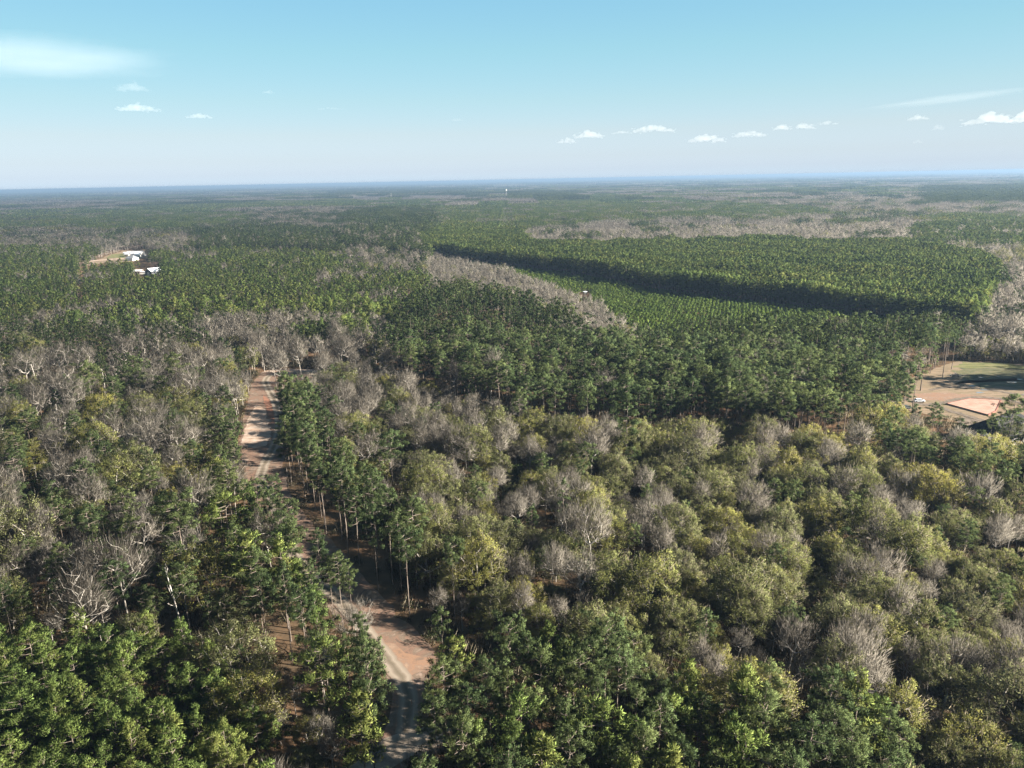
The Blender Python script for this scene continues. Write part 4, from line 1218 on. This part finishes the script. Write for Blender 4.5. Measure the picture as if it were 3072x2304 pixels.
# white house yard, far left
px_sheet('yard', CLEAR['yard'], 0.03, M['dirt'], 1.0)
px_sheet('yard_lawn', [(318, 774), (335, 763), (372, 760), (385, 768), (372, 774)], 0.06, M['lawn'], 0.8)
px_sheet('yard_drive', [(250, 783), (300, 779), (372, 774), (372, 776.5), (300, 782), (262, 786), (272, 794), (262, 795), (246, 786)], 0.09, M['sand'], 0.4)
px_sheet('ride', CLEAR['ride'], 0.03, M['floor'], 0.5)


# ------------------------------------------------------------------ built things
import bmesh


def bm_obj(name, bm, m, parent=None):
    me = bpy.data.meshes.new(name)
    bmesh.ops.recalc_face_normals(bm, faces=bm.faces)
    bm.to_mesh(me); bm.free()
    me.materials.append(m)
    return link(name, me, parent)


def box(bm, cx, cy, cz, sx, sy, sz, rz=0.0, bevel=0.0, taper=1.0):
    r = bmesh.ops.create_cube(bm, size=1.0)
    vs = r['verts']
    for v in vs:
        k = taper if v.co.z > 0 else 1.0
        v.co = Vector((v.co.x * sx * k, v.co.y * sy * k, v.co.z * sz))
    if bevel:
        es = {e for v in vs for e in v.link_edges}
        rr = bmesh.ops.bevel(bm, geom=list(es), offset=bevel, segments=2, affect='EDGES')
        vs = list({v for f in rr['faces'] for v in f.verts} | {v for v in vs if v.is_valid})
    mt = Matrix.Translation((cx, cy, cz)) @ Matrix.Rotation(rz, 4, 'Z')
    for v in vs:
        v.co = mt @ v.co
    return vs


def cyl(bm, a, b, r0, r1=None, seg=10):
    a, b = Vector(a), Vector(b)
    d = b - a
    q = d.to_track_quat('Z', 'Y').to_matrix().to_4x4()
    r = bmesh.ops.create_cone(bm, cap_ends=True, segments=seg, radius1=r0, radius2=r0 if r1 is None else r1, depth=d.length)
    for v in r['verts']:
        v.co = Matrix.Translation((a + b) / 2) @ q @ v.co


def gable(bm, cx, cy, z0, lx, ly, hr, over=0.5, th=0.25, hip=0.0):
    """Roof slab pair along x with ridge height hr; hip shortens the ridge at both ends."""
    X, Y = lx / 2 + over, ly / 2 + over
    for s in (-1, 1):
        top = [(cx - X, cy + s * Y, z0), (cx + X, cy + s * Y, z0), (cx + X - hip, cy + s * 0.001, z0 + hr), (cx - X + hip, cy + s * 0.001, z0 + hr)]
        vt = [bm.verts.new(p) for p in top]
        vb = [bm.verts.new((p[0], p[1], p[2] - th)) for p in top]
        bm.faces.new(vt); bm.faces.new(vb[::-1])
        for i in range(4):
            j = (i + 1) % 4
            bm.faces.new((vt[i], vb[i], vb[j], vt[j]))
        if hip:
            e = s
            p = [(cx + e * X, cy - Y, z0 + .01), (cx + e * X, cy + Y, z0 + .01), (cx + e * (X - hip), cy, z0 + hr + .01)]
            bm.faces.new([bm.verts.new(q) for q in p])


def gwall(bm, cx, cy, lx, ly, hw, hr):
    """Walls with gable ends under a ridge along x."""
    box(bm, cx, cy, hw / 2, lx, ly, hw)
    for s in (-1, 1):
        x = cx + s * (lx / 2 - 0.003)
        bm.faces.new([bm.verts.new(p) for p in ((x, cy - ly / 2, hw), (x, cy + ly / 2, hw), (x, cy, hw + hr * 0.93))])


def root(name, at, rz, label, cat, group=None):
    e = bpy.data.objects.new(name, None); C.objects.link(e)
    e.location = (at[0], at[1], 0); e.rotation_euler = (0, 0, rz)
    return tag(e, label, cat, group)


def opening(parent, name, x, y, z, sx, sz, face, m, frame=None):
    """A window or door standing 4 cm proud of a wall that faces 'x' or 'y'."""
    bm = bmesh.new()
    if face == 'y':
        box(bm, x, y, z, sx, 0.08, sz)
    else:
        box(bm, x, y, z, 0.08, sx, sz)
    return bm_obj(name, bm, m, parent)


# the white house far left
e = root('white_house', unpx(408, 768), R(-8), 'white house with pale grey gabled roofs at the lawn', 'house')
bm = bmesh.new(); gwall(bm, 0, 0, 26, 11, 3.2, 4); gwall(bm, 9, -5, 8, 9, 3.15, 3); bm_obj('wall', bm, M['white'], e)
bm = bmesh.new(); gable(bm, 0, 0, 3.25, 26, 11, 4.2); bm_obj('roof', bm, M['groof'], e)
bm = bmesh.new(); gable(bm, 9, -6, 3.3, 9, 8, 2.8); bm_obj('roof', bm, M['wroof'], e)
bm = bmesh.new(); gable(bm, -9, -6, 3.3, 6, 7, 3.0); bm_obj('roof', bm, M['groof'], e)
bm = bmesh.new(); box(bm, -9, -6, 1.6, 5.9, 6.9, 3.2); bm_obj('porch', bm, M['tan'], e)
for x in (-4, -1, 2):
    opening(e, 'window', x, -5.55, 1.7, 1.4, 1.5, 'y', M['glass'])
opening(e, 'door', 4.3, -5.55, 1.15, 1.1, 2.2, 'y', M['brown'])
e = root('garage', unpx(397, 781), R(-20), 'garage with dark slate hip roof before the white house', 'garage')
bm = bmesh.new(); box(bm, 0, 0, 1.6, 13, 11, 3.2); bm_obj('wall', bm, M['white'], e)
bm = bmesh.new(); gable(bm, 0, 0, 3.25, 13, 11, 4.2, hip=4); bm_obj('roof', bm, M['mroof'], e)
for y in (-2.5, 2.5):
    opening(e, 'door', -6.55, y, 1.3, 3.4, 2.5, 'x', M['white'])
e = root('outbuilding', unpx(377, 764), R(-8), 'small white outbuilding beside the white house', 'shed')
bm = bmesh.new(); gwall(bm, 0, 0, 5, 4, 2.6, 1.6); bm_obj('wall', bm, M['white'], e)
bm = bmesh.new(); gable(bm, 0, 0, 2.65, 5, 4, 1.7); bm_obj('roof', bm, M['groof'], e)
opening(e, 'door', 0, -2.05, 1.05, 1.0, 2.0, 'y', M['brown'])
# barn and shed below
e = root('barn', unpx(463, 824), R(62), 'barn with shining white gable roof in a pine gap', 'barn')
bm = bmesh.new(); gwall(bm, 0, 0, 15, 12, 4.6, 3.4); bm_obj('wall', bm, M['mroof'], e)
bm = bmesh.new(); gable(bm, 0, 0, 4.65, 15, 12, 3.5); bm_obj('roof', bm, M['wroof'], e)
opening(e, 'door', -7.55, 0, 1.8, 3.6, 3.6, 'x', M['white'])
e = root('open_shed', unpx(413, 822), R(-4), 'open fronted shed with white roof and brown inside', 'shed')
bm = bmesh.new(); box(bm, 0, 2.9, 1.9, 11, 0.2, 3.8); box(bm, -5.4, 0, 1.9, 0.2, 5.6, 3.8); box(bm, 5.4, 0, 1.9, 0.2, 5.6, 3.8); bm_obj('wall', bm, M['brown'], e)
bm = bmesh.new(); gable(bm, 0, 0, 3.9, 11, 6, 1.2); bm_obj('roof', bm, M['wroof'], e)
for x in (-5, -1.8, 1.8, 5):
    bm = bmesh.new(); box(bm, x, -2.9, 1.85, 0.2, 0.2, 3.7); bm_obj('post', bm, M['wood'], e)
e = root('lean_to', unpx(434, 822), R(-4), 'low white lean-to joining the shed and the barn', 'shed')
bm = bmesh.new(); box(bm, 0, 0, 1.3, 8.6, 5, 2.6); bm_obj('wall', bm, M['white'], e)
bm = bmesh.new(); box(bm, 0, -.1, 2.75, 9.2, 5.6, 0.2); bm_obj('roof', bm, M['wroof'], e)

# house on the right, dark hip roof behind pines
e = root('house', unpx(3008, 1312), R(24), 'white house with black shingle roof behind pines by the clay pad', 'house')
bm = bmesh.new(); box(bm, 0, 0, 1.7, 24, 15, 3.4); bm_obj('wall', bm, M['white'], e)
bm = bmesh.new(); gable(bm, 0, 0, 3.45, 24, 15, 6.0, over=0.7, hip=6.0); rf = bm_obj('roof', bm, M['droof'], e)
bm = bmesh.new(); box(bm, 4, 2, 8.6, 1.0, 1.0, 2.2); bm_obj('chimney', bm, M['tan'], rf)
bm = bmesh.new(); gable(bm, -13.5, -2, 2.75, 7, 9, 1.6, over=0.4, hip=2); bm_obj('porch_roof', bm, M['mroof'], e)
for x, y in ((-16.6, -6), (-16.6, 2), (-12.4, -6.1)):
    bm = bmesh.new(); box(bm, x, y, 1.2, 0.25, 0.25, 2.4); bm_obj('post', bm, M['white'], e)
for x in (-9, -5, 2, 6, 10):
    opening(e, 'window', x, -7.55, 1.7, 1.3, 1.5, 'y', M['glass'])
opening(e, 'door', -1.5, -7.55, 1.15, 1.1, 2.2, 'y', M['brown'])

# clay pad with a raised edge
pc = [unpx(*p)[:2] for p in ((2842, 1214), (2912, 1199), (3000, 1204), (2985, 1236), (2962, 1247))]
e = bpy.data.objects.new('house_pad', None); C.objects.link(e); tag(e, 'raised pale orange clay pad with dark form edge beside the house', 'building pad')
bm = bmesh.new()
vt = [bm.verts.new((p[0], p[1], 0.62)) for p in pc]; vb = [bm.verts.new((p[0], p[1], 0.0)) for p in pc]
bm.faces.new(vt)
for i in range(len(pc)):
    j = (i + 1) % len(pc)
    bm.faces.new((vt[i], vt[j], vb[j], vb[i]))
bm_obj('fill', bm, M['pad'], e)
bm = bmesh.new()
for i in range(len(pc) - 1):
    p, q = np.array(pc[i]), np.array(pc[(i + 1) % len(pc)]); c_ = (p + q) / 2; d_ = q - p
    nn = np.array([d_[1], -d_[0]]) / np.linalg.norm(d_)
    if np.dot(nn, c_ - np.mean(pc, 0)) < 0:
        nn = -nn
    box(bm, c_[0] + nn[0] * 0.22, c_[1] + nn[1] * 0.22, 0.37, np.linalg.norm(d_), 0.3, 0.74, math.atan2(d_[1], d_[0]))
bm_obj('edge_form', bm, M['brown'], e)


def car(at, rz, paint, label):
    e = root('parked_car', at, rz, label, 'car', 'cars parked on the lot')
    bm = bmesh.new(); box(bm, 0, 0, 0.68, 4.7, 1.85, 0.72, bevel=0.12); box(bm, -0.3, 0, 1.30, 3.0, 1.65, 0.62, bevel=0.14, taper=0.82)
    bd = bm_obj('body', bm, paint, e)
    bm = bmesh.new(); box(bm, -0.3, 0, 1.28, 2.95, 1.69, 0.36, taper=0.9); bm_obj('window', bm, M['glass'], e)
    for x in (-1.45, 1.45):
        for y in (-0.86, 0.86):
            bm = bmesh.new(); cyl(bm, (x, y - .11, .36), (x, y + .11, .36), .36, seg=14); bm_obj('wheel', bm, M['black'], e)
    for y in (-.65, .65):
        bm = bmesh.new(); box(bm, 2.34, y, .74, .08, .32, .16); bm_obj('headlight', bm, M['white'], e)
    return e


car(unpx(2757, 1206), R(-6), M['silver'], 'silver car parked on the open dirt lot')
car(unpx(2716, 1226), R(8), M['dark'], 'dark car half hidden by a pine trunk')
# machine
e = root('tractor', unpx(2662, 1194), R(10), 'red tractor standing among trunks at the lot edge', 'tractor')
bm = bmesh.new(); box(bm, 0.8, 0, 1.2, 2.2, 1.0, 0.9, bevel=.1); bm_obj('hood', bm, M['red'], e)
bm = bmesh.new(); box(bm, -0.9, 0, 1.9, 1.5, 1.5, 1.7, bevel=.08, taper=.9); cb = bm_obj('cab', bm, M['red'], e)
bm = bmesh.new(); box(bm, -0.9, 0, 2.15, 1.46, 1.54, .8, taper=.95); bm_obj('window', bm, M['glass'], cb)
for x, r_ in ((-1.0, .8), (1.4, .5)):
    for y in (-.95, .95):
        bm = bmesh.new(); cyl(bm, (x, y - .2, r_), (x, y + .2, r_), r_, seg=16); bm_obj('wheel', bm, M['black'], e)
e = root('trailer', unpx(2690, 1194), R(4), 'low yellow and red trailer beside the tractor', 'trailer')
bm = bmesh.new(); box(bm, 0, 0, .75, 5.5, 2.1, .25); bm_obj('deck', bm, M['yellow'], e)
bm = bmesh.new(); box(bm, 2.2, 0, 1.1, 1.0, 2.0, .45); bm_obj('ramp', bm, M['red'], e)
for y in (-1.0, 1.0):
    bm = bmesh.new(); cyl(bm, (0, y - .12, .38), (0, y + .12, .38), .38, seg=12); bm_obj('wheel', bm, M['black'], e)
# brush pile
bp = MB()
rg = np.random.default_rng(3)
for i in range(120):
    a = rg.random() * 6.28; rr = abs(rg.normal(0, 1.6)); z = max(0.05, 1.5 - 0.5 * rr) * rg.random()
    p = np.array([rr * math.cos(a), rr * math.sin(a), z + .05]); d = nrm(rg.normal(0, 1, 3) * [1, 1, .35])
    bp.tube([p - d * 1.2, p + d * rg.uniform(.6, 1.8)], [.07, .03], 3)
o = link('brush_pile', bp.mesh('brush_pile', [M['gbark']])); o.location = unpx(2868, 1128); tag(o, 'grey heap of cut branches on the meadow corner', 'brush pile')

# hunting stand at the sapling plantation
e = root('hunting_stand', unpx(1755, 889), R(20), 'white roofed hunting box on legs beside the sapling rows', 'hunting stand')
bm = bmesh.new(); box(bm, 0, 0, 3.3, 2.2, 2.2, 1.5); bm_obj('cabin', bm, M['dark'], e)
bm = bmesh.new(); box(bm, 0, 0, 4.2, 3.0, 3.0, .25); bm_obj('roof', bm, M['wroof'], e)
for x in (-.9, .9):
    for y in (-.9, .9):
        bm = bmesh.new(); cyl(bm, (x * 1.2, y * 1.2, 0), (x, y, 2.6), .09, seg=6); bm_obj('leg', bm, M['wood'], e)
# water tower far off
e = root('water_tower', unpx(1519, 595), 0, 'white water tower on a slim column far off', 'water tower')
bm = bmesh.new(); cyl(bm, (0, 0, 0), (0, 0, 42), 1.0, 0.8, 16); bm_obj('column', bm, M['groof'], e)
bm = bmesh.new(); bmesh.ops.create_uvsphere(bm, u_segments=24, v_segments=14, radius=1.0)
for v in bm.verts:
    v.co = Vector((v.co.x * 4.8, v.co.y * 4.8, v.co.z * 3.6 + 45))
bm_obj('tank', bm, M['white'], e)
# masts
for (a, b, h_, lb) in ((1174, 601, 40, 'slim pale mast standing beyond the far pines'), (1311, 703, 20, 'pale post in the far green plantation')):
    bm = bmesh.new(); cyl(bm, (0, 0, 0), (0, 0, h_), .5 * h_ / 30, .25 * h_ / 30, 8); box(bm, 0, 0, h_ * .93, 1.6, .3, .3)
    o = bm_obj('mast', bm, M['white']); o.location = unpx(a, b); tag(o, lb, 'mast')
# rail fence at the gate
A_, B_ = unpx(1112, 2112), unpx(1236, 2116)
e = root('rail_fence', A_, math.atan2(B_[1] - A_[1], B_[0] - A_[0]), 'low wooden rail fence across the drive near the dirt road', 'fence')
Lf = float(np.linalg.norm(B_ - A_)); nf = int(Lf / 0.9)
for i in range(nf + 1):
    if abs(i - nf * 0.72) < 2:
        continue
    bm = bmesh.new(); box(bm, i * Lf / nf, 0, .65, .14, .14, 1.3); bm_obj('post', bm, M['wood'], e)
for z_ in (.45, 1.0):
    bm = bmesh.new(); box(bm, Lf * .3, -.1, z_, Lf * .6, .05, .14); bm_obj('rail', bm, M['wood'], e)

# ------------------------------------------------------------------ clouds: real heaps of vapour far beyond the woods, above the haze
def vapour(name, dens):
    m, N, L = mat(name)
    v = N.new('ShaderNodeVolumeScatter'); v.inputs['Color'].default_value = (1, 1, 1, 1); v.inputs['Density'].default_value = dens; v.inputs['Anisotropy'].default_value = 0.0
    o = N.new('ShaderNodeOutputMaterial'); L.new(v.outputs[0], o.inputs['Volume'])
    return m


def at_dist(px, py, dist):
    d = cf + cr * (px - W / 2) / F + cu * (H / 2 - py) / F
    return np.array([0, 0, CAMZ]) + d * dist, dist / F


VAP = vapour('cloud_vapour', 0.0020)
WISP = vapour('faint_cloud_vapour', 0.0007)
VEIL = vapour('veil_vapour', 0.00004)
n_, l_ = VEIL.node_tree.nodes, VEIL.node_tree.links
tc = n_.new('ShaderNodeTexCoord'); mp = n_.new('ShaderNodeMapping'); mp.inputs['Location'].default_value = (-1, -1, -1); mp.inputs['Scale'].default_value = (2, 2, 2)
l_.new(tc.outputs['Generated'], mp.inputs[0])
le = n_.new('ShaderNodeVectorMath'); le.operation = 'LENGTH'; l_.new(mp.outputs[0], le.inputs[0])
nz = n_.new('ShaderNodeTexNoise'); nz.inputs['Scale'].default_value = 1.6; nz.inputs['Detail'].default_value = 3
l_.new(mp.outputs[0], nz.inputs['Vector'])
ad = n_.new('ShaderNodeMath'); ad.operation = 'MULTIPLY_ADD'; ad.inputs[1].default_value = 0.9; l_.new(nz.outputs[0], ad.inputs[0]); l_.new(le.outputs['Value'], ad.inputs[2])
mr = n_.new('ShaderNodeMapRange'); mr.interpolation_type = 'SMOOTHSTEP'; mr.inputs['From Min'].default_value = 1.42; mr.inputs['From Max'].default_value = 0.62
mr.inputs['To Min'].default_value = 0.0; mr.inputs['To Max'].default_value = 0.00004
l_.new(ad.outputs[0], mr.inputs['Value'])
l_.new(mr.outputs[0], [x for x in n_ if x.type == 'VOLUME_SCATTER'][0].inputs['Density'])
CL = [((1672, 1732), (412, 430), 0), ((1723, 1811), (388, 416), 0), ((1834, 1899), (390, 402), 0), ((1899, 2020), (370, 398), 0), ((2062, 2173), (398, 428), 0), ((2196, 2298), (389, 412), 0), ((2321, 2367), (368, 391), 0), ((2372, 2441), (366, 389), 0), ((2455, 2511), (361, 375), 0), ((2724, 2784), (343, 361), 0), ((2798, 2830), (370, 391), 1), ((2904, 3034), (333, 375), 0), ((3039, 3120), (324, 370), 0), ((2738, 2766), (417, 430), 1), ((356, 468), (308, 336), 0), ((560, 634), (338, 356), 0), ((352, 440), (241, 275), 1), ((787, 824), (268, 282), 1), ((950, 1035), (320, 330), 1), ((1355, 1390), (352, 364), 1)]
WORDS = ['low puff at the lower end of the central cloud bank', 'lumpy white puff in the central cloud bank', 'thin flat puff between two lumpy ones over the plain', 'tall bright puff at the upper end of the central bank',
         'flat trailing puff at the start of the eastern bank', 'lumpy puff second in the eastern bank', 'small round puff beside a wider one in the eastern bank', 'wide bright puff in the eastern bank', 'small last puff of the eastern bank',
         'lone oval puff under the long streak', 'faint small puff below the lone oval one', 'large flat grey based cloud near the photo edge', 'grey based cloud cut by the photo edge', 'tiny faint puff low over the horizon',
         'long flat cloud with a bright head over the houses', 'small cloud with bright cap, alone', 'faint ragged wisp under the broad veil', 'tiny faint puff high over the left woods', 'faint grey flat wisp high over the centre', 'tiny faint puff over the distant tower']
for ci, ((x0, x1), (y0, y1), faint) in enumerate(CL):
    rg = np.random.default_rng(700 + ci)
    c_, mpp = at_dist((x0 + x1) / 2, (y0 + y1) / 2, 12000)
    wd, ht = (x1 - x0) * mpp, (y1 - y0) * mpp
    bm = bmesh.new()
    nb = int(np.clip(10 + wd / ht * 8, 14, 48))
    for i in range(nb):
        u = rg.uniform(-1, 1)
        r_ = ht * rg.uniform(.12, .40) * (1.15 - .6 * abs(u))
        z_ = -ht * .5 + r_ * .8 + rg.random() ** 1.5 * max(0, ht - 2 * r_) * (1 - abs(u)) * 1.3
        q = bmesh.ops.create_icosphere(bm, subdivisions=3, radius=r_)
        sx = rg.uniform(0.95, 1.4)
        for v in q['verts']:
            w_ = v.co.copy()
            k = 1 + .16 * math.sin(w_.x * 5 / r_ + i) * math.sin(w_.y * 4 / r_ + 2 * i) + .1 * math.sin(w_.z * 7 / r_ + i * 3)
            v.co = Vector((w_.x * k * sx + u * (wd / 2 - r_ * sx * .7), w_.y * k + rg.normal(0, .001), w_.z * k * (.8 if w_.z > 0 else .45) + z_))
    for i in range(26):
        u = rg.uniform(-1.15, 1.15); r_ = ht * rg.uniform(.05, .12)
        q = bmesh.ops.create_icosphere(bm, subdivisions=2, radius=r_)
        zz = rg.uniform(-.5, .45 * (1 - abs(u)) + .02) * ht; yy = rg.uniform(-.3, .3) * ht; st = rg.uniform(1, 2.6)
        for v in q['verts']:
            v.co = Vector((v.co.x * st + u * wd / 2, v.co.y + yy, v.co.z * .7 + zz))
    o = bm_obj('cloud', bm, WISP if faint else VAP)
    md = o.modifiers.new('union', 'REMESH'); md.mode = 'VOXEL'; md.voxel_size = ht / 20
    o.location = c_; o.rotation_euler = (0, 0, -math.atan2(c_[0], c_[1]))
    tag(o, WORDS[ci], 'cloud', 'small clouds over the horizon')
for (pc_, dist, sx, sy, sz, rz, lab) in (((110, 172), 34000, 7200, 4200, 1000, 0.0, 'broad pale veil of cloud high at the top left'), ((2850, 296), 34000, 4200, 2000, 190, 0.055, 'long thin cloud streak above the eastern bank')):
    c_, mpp = at_dist(*pc_, dist)
    bm = bmesh.new(); bmesh.ops.create_uvsphere(bm, u_segments=64, v_segments=32, radius=1)
    for v in bm.verts:
        k = 1 + .08 * math.sin(v.co.x * 7) * math.sin(v.co.z * 9 + 1)
        v.co = Vector((v.co.x * sx, v.co.y * sy * k, v.co.z * sz * k))
    o = bm_obj('cloud', bm, VEIL)
    for p in o.data.polygons:
        p.use_smooth = True
    o.location = c_; o.rotation_euler = (0, -rz - ROLL, -math.atan2(c_[0], c_[1]))
    tag(o, lab, 'cloud', 'thin high clouds')

# ------------------------------------------------------------------ air
bm = bmesh.new(); box(bm, 0, 0, (104 - 1) / 2, 110000, 110000, 105)
m, N, L = mat('air')
pv = N.new('ShaderNodeVolumePrincipled')
pv.inputs['Color'].default_value = (0.215, 0.320, 0.460, 1)
pv.inputs['Density'].default_value = 1.0e-4
pv.inputs['Anisotropy'].default_value = 0.2
o = N.new('ShaderNodeOutputMaterial'); L.new(pv.outputs[0], o.inputs['Volume'])
hz_ = bm_obj('haze', bm, m)
hz_['kind'] = 'stuff'; hz_['label'] = 'thin blue haze over the far woods'
print('TREES', len(TREES), {k: (len(REST[k]), len(POINTS[k])) for k in NAME}, 'ug', len(gx), 'objects', len(bpy.data.objects))
